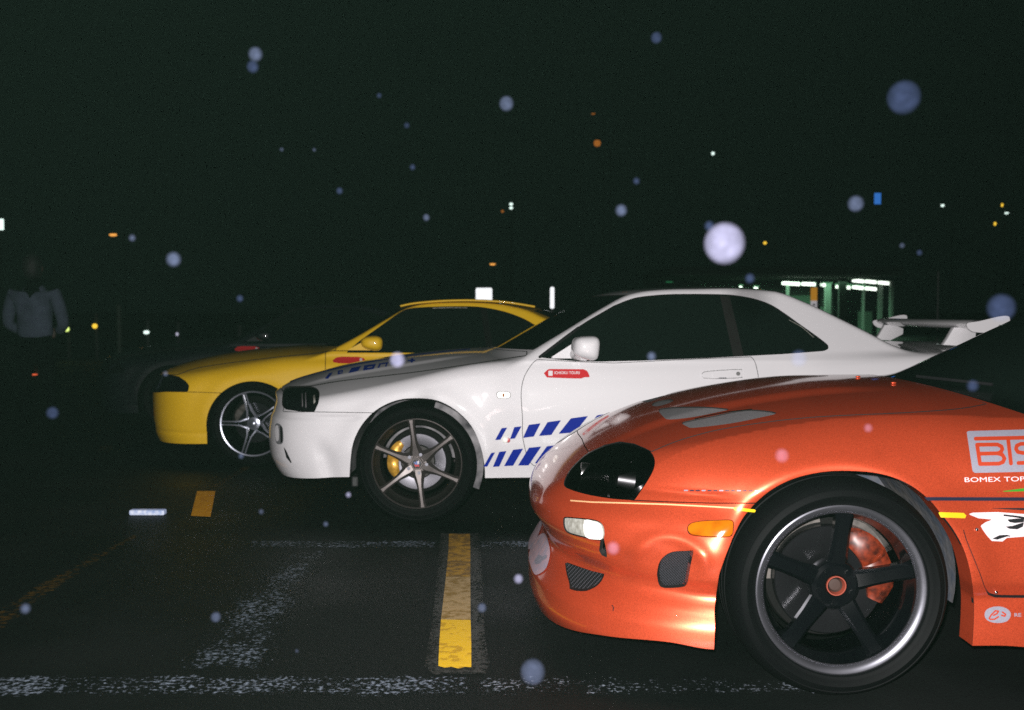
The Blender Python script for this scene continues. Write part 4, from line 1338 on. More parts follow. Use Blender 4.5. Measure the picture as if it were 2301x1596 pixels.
def wing(car, root, mat):
    """rear wing: blade on two swept stands with flat end plates"""
    K = lambda pts: [(1685.4 + .2676 * x, 561.8 + .2676 * y) for x, y in pts]
    def plane(pts, y):
        return [tuple((at(u, v, car.Yc + y) - car.org)[[0, 2]]) for u, v in pts]
    near = plane(cr(K([(1825, 612), (1920, 598), (2080, 560), (2150, 555), (2172, 575), (2165, 630), (2120, 655), (2010, 692), (1880, 690), (1830, 665), (1812, 635)]), closed=True, n=3), -.70)
    prism('wing_end_plate', near, -.712, -.698, mat, root)
    prism('wing_end_plate', near, .698, .712, mat, root)
    zc = np.array(near)
    x0, x1 = zc[:, 0].min(), zc[:, 0].max(); z0, z1 = zc[:, 1].min(), zc[:, 1].max()
    b = lathe('wing_bolt', [(0, -.004), (.006, -.003), (.007, 0)], 12, M['steel'], root)
    b.location = (x1 - .055, -.713, z1 - .055)
    # blade: an aerofoil that narrows a little towards the middle, swept forwards there
    ys = np.linspace(-.698, .698, 25)
    V, F = [], []
    n = 18
    for y in ys:
        t = abs(y) / .7
        xl, xr_ = x0 + .02 - .05 * (1 - t ** 2), x1 - .06 - .02 * (1 - t * t)
        zl, zr = z0 + .048 + .0 * t, z1 - .055
        for j in range(n):
            a = 2 * math.pi * j / n
            c = .5 - .5 * math.cos(a)
            th = .5 * math.sin(a) * (.060 * math.sqrt(max(c, 0)) * 1.6 * (1 - c) + .016)
            V.append((xl + (xr_ - xl) * c, y, zl + (zr - zl) * c ** 1.3 + th))
    for i in range(len(ys) - 1):
        for j in range(n):
            F.append((i * n + j, i * n + (j + 1) % n, (i + 1) * n + (j + 1) % n, (i + 1) * n + j))
    bm = bmesh.new(); bm.from_mesh(mesh_from('wing_blade', V, F))
    new_obj('wing_blade', bm_mesh(bm, 'wing_blade', True, 50), root, mat)
    st1 = plane(K([(1700, 650), (1790, 650), (1885, 685), (1882, 742), (1755, 806), (1610, 798), (1645, 745)]), -.52)
    st2 = plane(K([(1212, 655), (1372, 655), (1378, 772), (1280, 775), (1160, 742)]), .52)
    prism('wing_stand', st1, -.54, -.50, mat, root, .004)
    prism('wing_stand', st1, .50, .54, mat, root, .004)

WHITE = white_car()

# ================================================================== YELLOW CAR (and the dark one beyond it, same pattern of car)
def yellow_car(X0, YC, body, name, label, dark=False):
    root = empty(name, (X0, YC, 0))
    tag(root, label, 'car', 'cars parked in a row')
    xn = Sp((-.3, -.78), (.12, -.86), (.18, -.895), (.25, -.92), (.40, -.93), (.50, -.93), (.56, -.925), (.60, -.90), (.66, -.88), (.8, -.87))
    zt = Sp((-1.1, .44), (-.95, .57), (-.92, .615), (-.88, .66), (-.78, .722), (-.543, .790), (-.308, .832), (.009, .866), (.226, .878), (.5, .878), (1.2, .87), (2.0, .885), (2.6, .90), (3.1, .905), (3.45, .89), (3.65, .8))
    Wz = Sp((-.3, .80), (.12, .83), (.25, .845), (.40, .862), (.55, .872), (.65, .868), (.75, .855), (.85, .82), (1.0, .76), (1.2, .68))
    Rr = Sp((.0, .72), (.20, .81), (.38, .880), (.60, .985), (.80, 1.09), (.97, 1.175), (1.1, 1.209), (1.28, 1.227), (1.52, 1.235), (1.75, 1.228), (2.06, 1.188), (2.3, 1.11), (2.6, 1.0), (2.85, .90), (3.1, .80))
    Wside = lambda x, z: .79 - .56 * np.maximum(z - .87, -.03) - .05 * step(x, 2.0, 3.0)
    def F(x, y, z):
        fl = 0.0
        for wx, amp in ((0.0, .010), (2.65, .030)):
            r = np.hypot(x - wx, z - .31)
            fl = fl + amp * gau(r - .375, .055) * step(z, .25, .42)
        W = Wz(z) + fl
        W = W - .006 * gau(z - .265, .014) * step(-x, .28, .34)
        a, p = .52, 2.3
        x0 = xn(z) + a
        ex = np.maximum(x0 - x, 0) / a
        xr = 3.70
        er = np.maximum(x - (xr - .45), 0) / .45
        q = (ex ** p + (y / W) ** p + er ** 2.6) ** (1 / p)
        Fs = (q - 1) * W
        H = zt(x) - (.075 - .04 * step(x, -.4, .6)) * (y / .68) ** 2.5
        Fb = smax(Fs, z - H, .02 + .07 * step(y, .35, .7))
        xe = x + y * y * (-.34 + .7 * step(x, 1.1, 2.2))
        Fc = np.maximum(smax(y - Wside(x, z), z - (Rr(xe) - .018 * (y / .6) ** 2.2 * step(x, 1.0, 1.6)), .02), .12 - x)
        return np.maximum(smin(Fb, Fc, .025), .0 - z)
    car = Car(root, X0, YC, F, -.50, 3.2, .42, spread((.6, .02), (2.9, .025), (3.2, .05)), 1.2, 305)
    # the outlines below were traced on the yellow car; they are carried over as local positions for the dark one
    tr = Car.__new__(Car); tr.org = np.array([-1.879, 8.07, 0.0])
    car.px = lambda V: proj(V + tr.org)
    cut = car.cut
    K = lambda pts: [(280.9 + .4395 * x, 618 + .4395 * y) for x, y in pts]
    zb = Sp((-1.0, .16), (-.85, .165), (-.75, .175), (-.35, .185), (.35, .19), (2.3, .19), (2.9, .21), (3.7, .3))
    cut(lambda V: V[:, 2] - zb(V[:, 0]), 0)
    cut(lambda V: np.where(V[:, 0] < 1.2, np.hypot(V[:, 0], np.maximum(V[:, 2] - .30, 0)) - .345 + .02 * (V[:, 2] < 0), 1.0), 0)
    cut(lambda V: np.where(V[:, 0] > 1.5, np.hypot(V[:, 0] - 2.65, V[:, 2] - .31) - .345, 1.0), 0)
    hl = [(340, 848), (366, 842), (384, 843), (402, 847), (418, 858), (424, 866), (423.5, 880), (400, 879.5), (375, 880), (352, 882), (338, 880)]
    head = cut(lambda V: car.dpoly(V, hl), .004)
    hood_px = [(330, 700), (352, 838), (372, 842), (386, 842)] + cr([(400, 842), (440, 828), (500, 818), (560, 810), (640, 801), (700, 795), (752, 788)], n=3) + [(770, 770), (770, 600)]
    cowl = lambda V: V[:, 0] - .38 * V[:, 1] ** 2 - .365
    hood = cut(lambda V: np.maximum(car.dpoly(V, hood_px), cowl(V)), .005)
    tw = lambda V: -V[:, 1] - Wside(V[:, 0], V[:, 2])
    wind = cut(lambda V: np.maximum.reduce([-cowl(V) + .02, V[:, 0] - .42 * V[:, 1] ** 2 - .94, tw(V) + .03]), .004)
    sg = K([(1130, 397), (1210, 330), (1330, 245), (1400, 195)]) + cr(K([(1400, 195), (1450, 173), (1560, 164), (1750, 161), (1850, 169), (1950, 191), (2040, 225), (2105, 262), (2180, 300), (2260, 355)]), n=3)[1:] + K([(2275, 372), (2230, 380), (1600, 398)])
    side = cut(lambda V: car.dpoly(V, sg), .003)
    rear = cut(lambda V: np.maximum.reduce([2.13 - V[:, 0] - .3 * V[:, 1] ** 2, V[:, 0] + .3 * V[:, 1] ** 2 - 2.80, -V[:, 1] - .55]), .004)
    bump_px = [(250, 700), (352, 700), (360, 880), (424, 881), (520, 884), (520, 1100), (250, 1100)]
    bumper = cut(lambda V: np.maximum(car.dpoly(V, bump_px), V[:, 0] + .1), .004)
    door = cut(lambda V: np.maximum.reduce([.55 - V[:, 0] - .1 * (V[:, 2] - .5), V[:, 0] - 1.85, .26 - V[:, 2], V[:, 2] - .862]), .005)
    car.build('front_bumper', bumper, body, rim=.012)
    car.build('bonnet', hood, body, rim=.01)
    car.build('door', door, body, both='pair', rim=.01)
    car.build('bodywork', car.rest, body, rim=.01)
    car.build('windscreen', wind, M['glass'], off=-.004, rim=0)
    car.build('side_window', side, M['glass'], both='pair', off=-.006, rim=0)
    car.build('rear_window', rear, M['glass'], off=-.004, rim=0)
    car.build('headlight', head, M['smoke'], both='pair', off=-.004, rim=.01)
    V, T = car.V, car.T
    for df in (lambda V: V[:, 2] - zb(V[:, 0]) - .012, lambda V: np.where(V[:, 0] < 1.2, np.hypot(V[:, 0], V[:, 2] - .30) - .36, 1.),
               lambda V: np.where(V[:, 0] > 1.5, np.hypot(V[:, 0] - 2.65, V[:, 2] - .31) - .36, 1.0)):
        V, T = clip(V, T, -df(V))
    car.build('inner_shell', (V, T), M['core'], off=-.022, rim=0)
    well(car, 0, .31, .36, .82, .38, M['core']); well(car, 2.65, .31, .36, .82, .38, M['core'])
    # sticker on the front of the door
    Q = lambda pts: [(674.3 + .14649 * x, 775.5 + .14649 * y) for x, y in pts]
    car.decal('tour_sticker', M['redvinyl'], pts=Q([(500, 240), (560, 190), (640, 180), (900, 183), (980, 205), (1005, 245), (940, 265), (800, 285), (600, 283), (510, 265)]), off=.002, n=2)
    car.decal('sticker_panel', M['whitevinyl'], pts=Q([(915, 205), (955, 205), (955, 250), (915, 250)]), off=.003, n=2)
    if not dark:
        for k, P_ in enumerate(([(352, 940), (361, 943), (362, 961), (353, 957)], [(344, 955), (352, 957), (352, 985), (347, 980)])):
            pass
        car.decal('window_trim', M['clear'], lines=[[(972, 693), (1010, 691.5), (1050, 692)]], hw=.8, off=.001)
        car.decal('door_pillar', M['core'], pts=[(1080, 694), (1094, 696), (1108, 778), (1092, 778)], off=-.003)
        # roof edge rails that stand a little proud
        for yy in (-.585, .585):
            P = [at(u, v, 8.07 - .585) - tr.org for u, v in cr([(900, 688), (930, 682), (984, 677), (1050, 675), (1116, 677.5), (1160, 682.5), (1202, 689.5)], n=4)]
            tube('roof_rail', [(p[0], yy, p[2]) for p in P], .0085, body, root)
    car.decal('bumper_duct', M['seal'], pts=[(338, 944), (349, 948), (352, 975), (341, 972)], off=.002)
    car.decal('front_indicator', M['amber'], pts=[(338, 918), (346, 920), (348, 935), (339, 932)], off=.004)
    # mirror
    a = at(811, 755, 8.07 - .90) - tr.org; b = at(860, 787, 8.07 - .90) - tr.org
    c = (a + b) / 2; s = ((b[0] - a[0]) / 2, .08, (a[2] - b[2]) / 2)
    for sgn in (1, -1):
        superbox('door_mirror', (c[0], c[1] * sgn, c[2]), s, body, root, 2.6, (.15, .2), (0, R(4), R(10) * sgn))
        V4 = [(c[0] - .19, -.80 * sgn, c[2] - .055), (c[0] + .02, -.80 * sgn, c[2] - .055), (c[0] + .02, -.80 * sgn, c[2] + .02), (c[0] - .05, -.80 * sgn, c[2] + .02)]
        V5 = [(x, y - .03 * sgn, z) for x, y, z in V4]
        bm = bmesh.new(); bm.from_mesh(mesh_from('mirror_foot', V4 + V5, [(0, 1, 2, 3), (7, 6, 5, 4), (0, 4, 5, 1), (1, 5, 6, 2), (2, 6, 7, 3), (3, 7, 4, 0)]))
        new_obj('mirror_foot', bm_mesh(bm, 'mirror_foot'), root, body)
    w = star_wheel(root, (-.013, -.83, .330), M['silverwheel'] if not dark else M['core'])
    copy_wheel(w, (2.65, -.83, .318)); copy_wheel(w, (0, .83, .318), True); copy_wheel(w, (2.65, .83, .318), True)
    return car

YELLOW = yellow_car(-1.879, 8.07, M['yellow'], 'coupe', 'yellow coupe with silver star wheels, beyond the white car')
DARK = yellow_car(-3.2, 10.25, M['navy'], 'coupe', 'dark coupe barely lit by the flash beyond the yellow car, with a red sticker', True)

# ------------------------------------------------------------------ ground
def sheet(name, pts, z, mat, kind='structure', sub=0):
    bm = bmesh.new()
    bm.faces.new([bm.verts.new((x, y, z)) for x, y in pts])
    o = new_obj(name, bm_mesh(bm, name), None, mat)
    if o.data.polygons[0].normal.z < 0:
        o.data.flip_normals()
    if kind: o['kind'] = kind
    return o

am = bpy.data.materials.new('wet_asphalt'); am.use_nodes = True
nt = am.node_tree; b = nt.nodes['Principled BSDF']
tc = nt.nodes.new('ShaderNodeTexCoord')
n1 = nt.nodes.new('ShaderNodeTexNoise'); n1.inputs['Scale'].default_value = 120; n1.inputs['Detail'].default_value = 6
n2 = nt.nodes.new('ShaderNodeTexNoise'); n2.inputs['Scale'].default_value = 1.1; n2.inputs['Detail'].default_value = 5
n3 = nt.nodes.new('ShaderNodeTexVoronoi'); n3.inputs['Scale'].default_value = 130
for n in (n1, n2, n3): nt.links.new(tc.outputs['Object'], n.inputs['Vector'])
r = nt.nodes.new('ShaderNodeValToRGB'); r.color_ramp.elements[0].color = (.002, .003, .003, 1); r.color_ramp.elements[1].color = (.0032, .0040, .0042, 1)
r.color_ramp.elements[0].position = .38; r.color_ramp.elements[1].position = .72
nt.links.new(n1.outputs['Fac'], r.inputs['Fac']); nt.links.new(r.outputs['Color'], b.inputs['Base Color'])
rr = nt.nodes.new('ShaderNodeMapRange'); rr.inputs['From Min'].default_value = .35; rr.inputs['From Max'].default_value = .65
rr.inputs['To Min'].default_value = .45; rr.inputs['To Max'].default_value = .7
nt.links.new(n2.outputs['Fac'], rr.inputs['Value']); nt.links.new(rr.outputs['Result'], b.inputs['Roughness'])
bp = nt.nodes.new('ShaderNodeBump'); bp.inputs['Strength'].default_value = .6; bp.inputs['Distance'].default_value = .004
b.inputs['Specular IOR Level'].default_value = .25
nt.links.new(n3.outputs['Distance'], bp.inputs['Height']); nt.links.new(bp.outputs['Normal'], b.inputs['Normal'])
M['asphalt'] = am
sheet('ground', [(-400, -30), (400, -30), (400, 700), (-400, 700)], 0, am)

# worn thermoplastic: paint survives in specks between the stones
def worn(name, col, col2, lo, hi, scale=55, rough=.5, dirt=None):
    m = bpy.data.materials.new(name); m.use_nodes = True
    nt = m.node_tree; b = nt.nodes['Principled BSDF']; b.inputs['Roughness'].default_value = rough
    tc = nt.nodes.new('ShaderNodeTexCoord')
    n = nt.nodes.new('ShaderNodeTexNoise'); n.inputs['Scale'].default_value = scale; n.inputs['Detail'].default_value = 3; n.inputs['Roughness'].default_value = .6
    n2 = nt.nodes.new('ShaderNodeTexNoise'); n2.inputs['Scale'].default_value = 3.5; n2.inputs['Detail'].default_value = 3
    for q in (n, n2): nt.links.new(tc.outputs['Object'], q.inputs['Vector'])
    ad = nt.nodes.new('ShaderNodeMath'); ad.operation = 'MULTIPLY_ADD'; ad.inputs[1].default_value = .45
    nt.links.new(n2.outputs['Fac'], ad.inputs[0]); nt.links.new(n.outputs['Fac'], ad.inputs[2])
    r = nt.nodes.new('ShaderNodeValToRGB'); r.color_ramp.elements[0].position = lo; r.color_ramp.elements[1].position = hi
    r.color_ramp.elements[0].color = (*(col2 or col), 1); r.color_ramp.elements[1].color = (*col, 1)
    fa = nt.nodes.new('ShaderNodeAttribute'); fa.attribute_name = 'fade'
    f2 = nt.nodes.new('ShaderNodeMath'); f2.operation = 'MULTIPLY_ADD'; f2.inputs[1].default_value = .16 if col2 is None else 0.0
    nt.links.new(fa.outputs['Fac'], f2.inputs[0])
    f3 = nt.nodes.new('ShaderNodeMath'); f3.operation = 'ADD'; f3.inputs[1].default_value = -.16 if col2 is None else 0.0
    nt.links.new(ad.outputs[0], f3.inputs[0]); nt.links.new(f3.outputs[0], f2.inputs[2])
    nt.links.new(f2.outputs[0], r.inputs['Fac'])
    if col2 is None:
        r.color_ramp.elements[0].color = (0, 0, 0, 1); r.color_ramp.elements[1].color = (1, 1, 1, 1)
        b.inputs['Base Color'].default_value = (*col, 1)
        nt.links.new(r.outputs['Color'], b.inputs['Alpha'])
    else:
        nt.links.new(r.outputs['Color'], b.inputs['Base Color'])
    bp = nt.nodes.new('ShaderNodeBump'); bp.inputs['Strength'].default_value = .5; bp.inputs['Distance'].default_value = .003
    nt.links.new(n.outputs['Fac'], bp.inputs['Height']); nt.links.new(bp.outputs['Normal'], b.inputs['Normal'])
    return m
ASPH = None
M['wornwhite'] = worn('worn_white_marking', (.26, .31, .39), ASPH, .74, .95, 68)
M['wornfaint'] = worn('very_worn_white_marking', (.22, .27, .34), ASPH, .76, 1.05, 70)
M['wornyellow'] = worn('worn_yellow_marking', (.11, .055, .004), ASPH, .66, .95, 30)
M['brightyellow'] = worn('yellow_road_paint', (.80, .50, .015), (.55, .32, .01), .60, .66, 25)
M['darkyellow'] = worn('dark_yellow_road_paint', (.42, .23, .02), (.18, .10, .02), .62, .80, 25)  # darker, browner yellow for the far stretch of the line
M['sandyyellow'] = worn('sand_coloured_patch', (.42, .29, .13), (.25, .15, .03), .60, .78, 30)
M['patch'] = worn('pale_concrete_patch', (.040, .040, .037), None, .45, .80, 60)
M['deeporange'] = worn('orange_yellow_road_paint', (.95, .42, .01), (.75, .30, .008), .60, .75, 25)

M['ghostwhite'] = worn('almost_gone_white_marking', (.26, .30, .36), ASPH, .80, .96, 70)
def mark(name, px, mat, z=.004, kind='structure', soft=.012):
    P = [gnd(u, v) for u, v in px]
    o = sheet(name, [(p[0], p[1]) for p in P], z, mat, kind)
    bm = bmesh.new(); bm.from_mesh(o.data)
    bmesh.ops.inset_region(bm, faces=list(bm.faces), thickness=soft, depth=0, use_boundary=True, use_even_offset=False)
    f = [0.0 if v.is_boundary else 1.0 for v in bm.verts]
    bm.to_mesh(o.data); bm.free()
    at_ = o.data.attributes.new('fade', 'FLOAT', 'POINT')
    at_.data.foreach_set('value', f)
    return o
def band(name, v0, v1, u0, u1, mat, z, wob=0):
    P = []
    n = 24
    for k in range(n + 1):
        u = u0 + (u1 - u0) * k / n
        P.append((u, v0 + random.uniform(-wob, wob)))
    for k in range(n, -1, -1):
        u = u0 + (u1 - u0) * k / n
        P.append((u, v1 + random.uniform(-wob, wob)))
    return mark(name, P, mat, z, soft=min(.03, abs(gnd(500, v0)[1] - gnd(500, v1)[1]) * .4))
band('road_marking_line', 1519, 1567, -60, 1060, M['wornwhite'], .004, 3)
band('road_marking_line', 1522, 1566, 1062, 1900, M['ghostwhite'], .004, 4)
band('road_marking_line', 1216, 1234, 560, 985, M['wornwhite'], .004, 1)
band('road_marking_line', 1217, 1233, 1065, 1400, M['wornwhite'], .004, 1)
mark('road_marking_hatch', [(640, 1240), (742, 1238), (700, 1320), (655, 1410), (620, 1480), (600, 1515), (390, 1515), (440, 1440), (530, 1350)], M['wornfaint'], .0075, soft=.09)
mark('road_marking_line', [(300, 1204), (310, 1207), (120, 1330), (0, 1420), (-60, 1460), (-60, 1395), (60, 1330), (180, 1262)], M['wornyellow'], .004, soft=.03)
# yellow bay line on its pale repair patch, in stretches of differing yellow
def strip(name, u0a, u1a, va, u0b, u1b, vb, mat, z): return mark(name, [(u0a, va), (u0b, vb), (u1b, vb), (u1a, va)], mat, z)
mark('repair_patch', [(990, 1200), (1078, 1200), (1086, 1360), (1090, 1440), (1101, 1490), (1090, 1517), (975, 1519), (953, 1500), (966, 1430), (975, 1360)], M['patch'], .004, soft=.03)
strip('bay_line', 1009, 1056, 1203, 1008, 1057, 1237, M['darkyellow'], .0075)
strip('bay_line', 1008, 1057, 1238, 1002, 1057, 1300, M['darkyellow'], .008)
strip('bay_line', 1002, 1057, 1300, 991, 1057.5, 1397, M['sandyyellow'], .0075)
mark('bay_line', [(991, 1397), (1057.5, 1398), (1059, 1450), (1059, 1505), (1045, 1504), (1030, 1508), (1015, 1504), (1000, 1506), (985, 1502), (987, 1450)], M['brightyellow'], .008)
mark('bay_line', [(443, 1105), (484, 1105), (473, 1163), (429, 1161)], M['deeporange'], .004)
mark('bay_line', [(570, 1035), (590, 1035), (484, 1102), (462, 1102)], M['wornyellow'], .004)
mark('bay_line', [(225, 1003), (260, 1003), (245, 1018), (215, 1018)], M['wornyellow'], .004)
for o in list(bpy.data.objects):
    if o.name.startswith(('bay_line', 'road_marking', 'repair_patch')): o['kind'] = 'structure'

# ------------------------------------------------------------------ lamps and signs in the night
def em(name, col, s):
    m = bpy.data.materials.new(name); m.use_nodes = True
    b = m.node_tree.nodes['Principled BSDF']
    b.inputs['Base Color'].default_value = (*[c * .5 for c in col], 1)
    b.inputs['Emission Color'].default_value = (*col, 1); b.inputs['Emission Strength'].default_value = s
    return m
E_ = {'orange': em('sodium_lamp', (1.0, .42, .08), 1.1), 'dimorange': em('dim_sodium_lamp', (1.0, .32, .04), .28), 'white': em('mercury_lamp', (.8, 1.0, .92), 1.3),
      'green': em('green_fluorescent_glow', (.05, .42, .16), .35), 'tube': em('fluorescent_tube', (.88, 1.0, .86), 2.2), 'lime': em('lime_lamp', (.75, .95, .25), 1.2),
      'amber': em('amber_lamp', (1.0, .62, .05), 1.1), 'red': em('red_lamp', (1.0, .14, .05), .9), 'lilac': em('lilac_lamp', (.6, .58, .75), .6), 'blue': em('blue_sign_light', (.05, .25, .85), .55)}
M['poledark'] = pr('dark_galvanised_pole', (.02, .021, .02), .7)

def street_lamp(u, v, w, h, Y, col, label, group='street lamps far off in the dark', arm=.8):
    p = at(u, v, Y)
    s = Y / FPX
    r = empty('street_lamp', (p[0], Y, 0)); tag(r, label, 'street lamp', group)
    hgt = p[2]
    cyl('pole', (arm, 0, 0), (arm, 0, max(hgt, .5) + .1), .06, M['poledark'], r, r1=.04, seg=10)
    cyl('arm', (arm, 0, hgt + .1), (0, 0, hgt + .12), .035, M['poledark'], r, seg=8)
    superbox('lamp_head', (0, 0, hgt), (w * s / 2, .12, h * s / 2), E_[col], r, 2.4, n=10)
    superbox('lamp_hood', (0, 0, hgt + h * s * .5 + .02), (w * s / 2 + .05, .16, .05), M['poledark'], r, 2.6, n=8)
    return r
street_lamp(254, 528, 17, 6, 70, 'orange', 'orange lamp hanging low in the dark, top left above the man')
street_lamp(1107, 594, 13, 4.5, 70, 'orange', 'small orange lamp with a faint pole, above the white square sign')
street_lamp(1342, 322, 15, 15, 60, 'dimorange', 'dim orange lamp high in the dark above the white coupe roof')
street_lamp(1333, 256, 9, 2.5, 75, 'dimorange', 'faintest orange lamp, highest of all in the sky')
street_lamp(1602, 345, 7, 7, 80, 'white', 'single white lamp on a thin stalk, high right of centre')
street_lamp(1129, 475, 6, 6, 80, 'dimorange', 'tiny orange lamp left of the pair of white lights')
street_lamp(1719, 546, 7, 7, 75, 'amber', 'single pale orange lamp just right of the largest raindrop')
street_lamp(2118, 462, 7, 6, 80, 'white', 'small white lamp between the blue sign and the slanted orange lamps')
street_lamp(2262, 479, 9, 4, 80, 'white', 'white lamp at the right edge between two orange ones')
street_lamp(2252, 461, 3.5, 8, 80, 'amber', 'slanted orange lamp, the upper one at the right edge')
street_lamp(2236, 503, 4.5, 8, 80, 'amber', 'slanted orange lamp, the lower one at the right edge')

def light_post(items, label, name='signal_light', cat='signal light'):
    u, v, Y = items[0][:3]
    p = at(u, v, Y)
    r = empty(name, (p[0], Y, 0)); tag(r, label, cat)
    cyl('pole', (0, .1, 0), (0, .1, p[2] + .3), .05, M['poledark'], r, seg=8)
    for u, v, Y, w, h, c in items:
        q = at(u, v, Y)
        superbox('lens', (q[0] - p[0], 0, q[2]), (w / 2 * Y / FPX, .08, h / 2 * Y / FPX), E_[c], r, 2.3, n=8)
    return r
light_post([(1148.5, 459, 60, 8, 6, 'white'), (1148.5, 467.5, 60, 8, 6, 'white')], 'pair of white lights one above the other on a thin post')
light_post([(150, 740, 24, 10, 11, 'lime')], 'lime green light low beside the man in the hooded top')
light_post([(213, 733, 24, 10, 11, 'amber')], 'round amber light low at the left, right of the lime green one')
light_post([(329, 747, 24, 12, 8, 'white')], 'oblong white light low on the left above the dark coupe')
light_post([(398, 751, 24, 4, 8, 'lilac')], 'faint lilac light above the nose of the yellow coupe')
light_post([(536, 761, 22, 5, 9, 'lilac')], 'faint lilac light above the bonnet of the yellow coupe')
light_post([(77, 843, 18, 12, 5, 'red')], 'small red light low on the left, below the man')
light_post([(1504, 636, 55, 18, 8, 'green')], 'dull green light just above the white coupe roof')
# retroreflective signs, their flash return put in as emission
def sign_box(name, u0, v0, u1, v1, Y, mat, label, cat, th=.06, bev=.02, post=True):
    a, b = at(u0, v0, Y), at(u1, v1, Y)
    r = empty(name, ((a[0] + b[0]) / 2, Y, 0)); tag(r, label, cat)
    box('sign_plate', (0, 0, (a[2] + b[2]) / 2), (abs(b[0] - a[0]), th, abs(a[2] - b[2])), mat, r, bev)
    if post: cyl('sign_post', (0, .08, 0), (0, .08, max(a[2], b[2]) - .02), .03, M['poledark'], r, seg=10)
    return r
E_['retro'] = em('white_sign_flash_glow', (.95, .97, 1.0), 1.0)
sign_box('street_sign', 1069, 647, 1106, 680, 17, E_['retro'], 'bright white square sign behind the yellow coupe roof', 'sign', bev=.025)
sign_box('marker_post', 1236, 645, 1245.5, 694, 16, E_['retro'], 'slim upright reflective white bar right of the yellow coupe', 'marker post', th=.07, bev=.025)
sign_box('street_sign', 1965, 434, 1979, 459, 70, E_['blue'], 'small blue upright sign high in the dark on the right', 'sign', th=.1)
sign_box('street_sign', -12, 492, 8, 517, 40, E_['white'], 'white lit sign cut by the left edge of the picture', 'sign', th=.1)
# post with an orange and white reflective board, its flash return put in as emission
p0 = at(1829, 660, 30)
r = empty('sign_post', (p0[0], 30, 0)); tag(r, 'narrow post sign, orange above white, in front of the lit building', 'sign')
a, b, c = at(1829, 646, 30), at(1829, 676, 30), at(1829, 718, 30)
hw = 7 * 30 / FPX
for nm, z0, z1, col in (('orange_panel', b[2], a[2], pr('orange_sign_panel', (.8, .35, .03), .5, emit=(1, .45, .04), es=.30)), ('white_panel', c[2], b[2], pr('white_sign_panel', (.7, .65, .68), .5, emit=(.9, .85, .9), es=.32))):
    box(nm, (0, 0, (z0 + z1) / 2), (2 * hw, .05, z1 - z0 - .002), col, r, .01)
cyl('post', (0, .08, 0), (0, .08, a[2]), .05, M['poledark'], r, seg=10)
for k, zz in enumerate((b[2] - .12, b[2] - .27)):
    box('sign_letter', (.0, -.03, zz), (.07, .008, .05), M['navyvinyl'], r)

# open-sided building lit green from inside, at the right
YB = 42
def bpx(u, v, dy=0): return at(u, v, YB + dy)
bl = bpx(1500, 640); br = bpx(2020, 640)
B = empty('open_shelter', ((bl[0] + br[0]) / 2, YB + 4, 0)); tag(B, 'open sided building with rows of fluorescent tubes glowing green in the night', 'building')
bx = B.location
gm = pr('green_lit_soffit', (.10, .16, .12), .8); gp = pr('pale_column', (.22, .26, .23), .6); gd = pr('dark_roof_sheet', (.02, .022, .02), .8)
zr = bpx(1760, 622)[2]
box('roof', (0, 0, zr + .25), (br[0] - bl[0], 9, .3), gd, B)
box('soffit', (0, 0, zr + .07), (br[0] - bl[0] - .1, 8.8, .05), gm, B)
box('back_wall', (0, 4.3, zr / 2), (br[0] - bl[0] - .2, .15, zr), gd, B)
tubes = [(1757, 634, 1800, 641), (1801, 635, 1848, 643), (1848, 637, 1870, 646), (1879, 640, 1904, 648), (1878, 641, 1913, 650), (1915, 642, 1943, 651), (1944, 644, 1972, 654),
         (1915, 627, 1944, 636), (1944, 629, 1972, 638), (1973, 631, 2001, 641), (1661, 643, 1669, 650), (1694, 645, 1705, 653)]
for k, (u0, v0, u1, v1) in enumerate(tubes):
    dy = 2.5 if v0 < 633 else (-1.0 if k < 3 else 0.5)
    Y = YB + 4 + dy
    a, b = at(u0, (v0 + v1) / 2 - 1.2, Y), at(u1, (v0 + v1) / 2 + 1.2, Y)
    d = Vector((b[0] - a[0], 0, b[2] - a[2]))
    t = cyl('fluorescent_tube', (a[0] - bx[0] + .02, dy, a[2]), (b[0] - bx[0] - .07, dy, b[2]), .075, E_['tube'], B, seg=10)
    box('tube_fitting', ((a[0] + b[0]) / 2 - bx[0], dy, (a[2] + b[2]) / 2 + .11), (abs(b[0] - a[0]) * .96, .22, .05), gm, B)
for u, w, col, Yd in ((1770, 5, gp, 0), (1978, 9, gp, 3), (2048, 5, gp, 3), (1940, 4, gp, 3), (1860, 12, gp, -1), (1893, 16, gd, -2.2), (1838, 8, gd, -2.5), (2003, 7, gp, 2), (2060, 4, gp, 3.5)):
    if u > 2015: continue
    q = at(u, 650, YB + 4 + Yd)
    box('column', (q[0] - bx[0], Yd, zr / 2), (w * (YB + 4) / FPX, .2, zr - .02), col, B)
for u0, u1, v0, v1 in ((1770, 1835, 664, 690), (1780, 1850, 690, 730), (1930, 1960, 700, 760)):
    a, b = at(u0, v0, YB + 8), at(u1, v1, YB + 8)
    box('wall_panel', ((a[0] + b[0]) / 2 - bx[0], 4.1, (a[2] + b[2]) / 2), (b[0] - a[0], .1, a[2] - b[2]), gm, B)
lg = bpy.data.lights.new('shelter_tube_light', 'AREA'); lg.shape = 'RECTANGLE'; lg.size = 8; lg.size_y = 5; lg.energy = 420; lg.color = (.45, 1.0, .6)
lo = bpy.data.objects.new('shelter_tube_light', lg); COL.objects.link(lo); lo.location = (bx[0] + 1.2, bx[1], zr - .15)
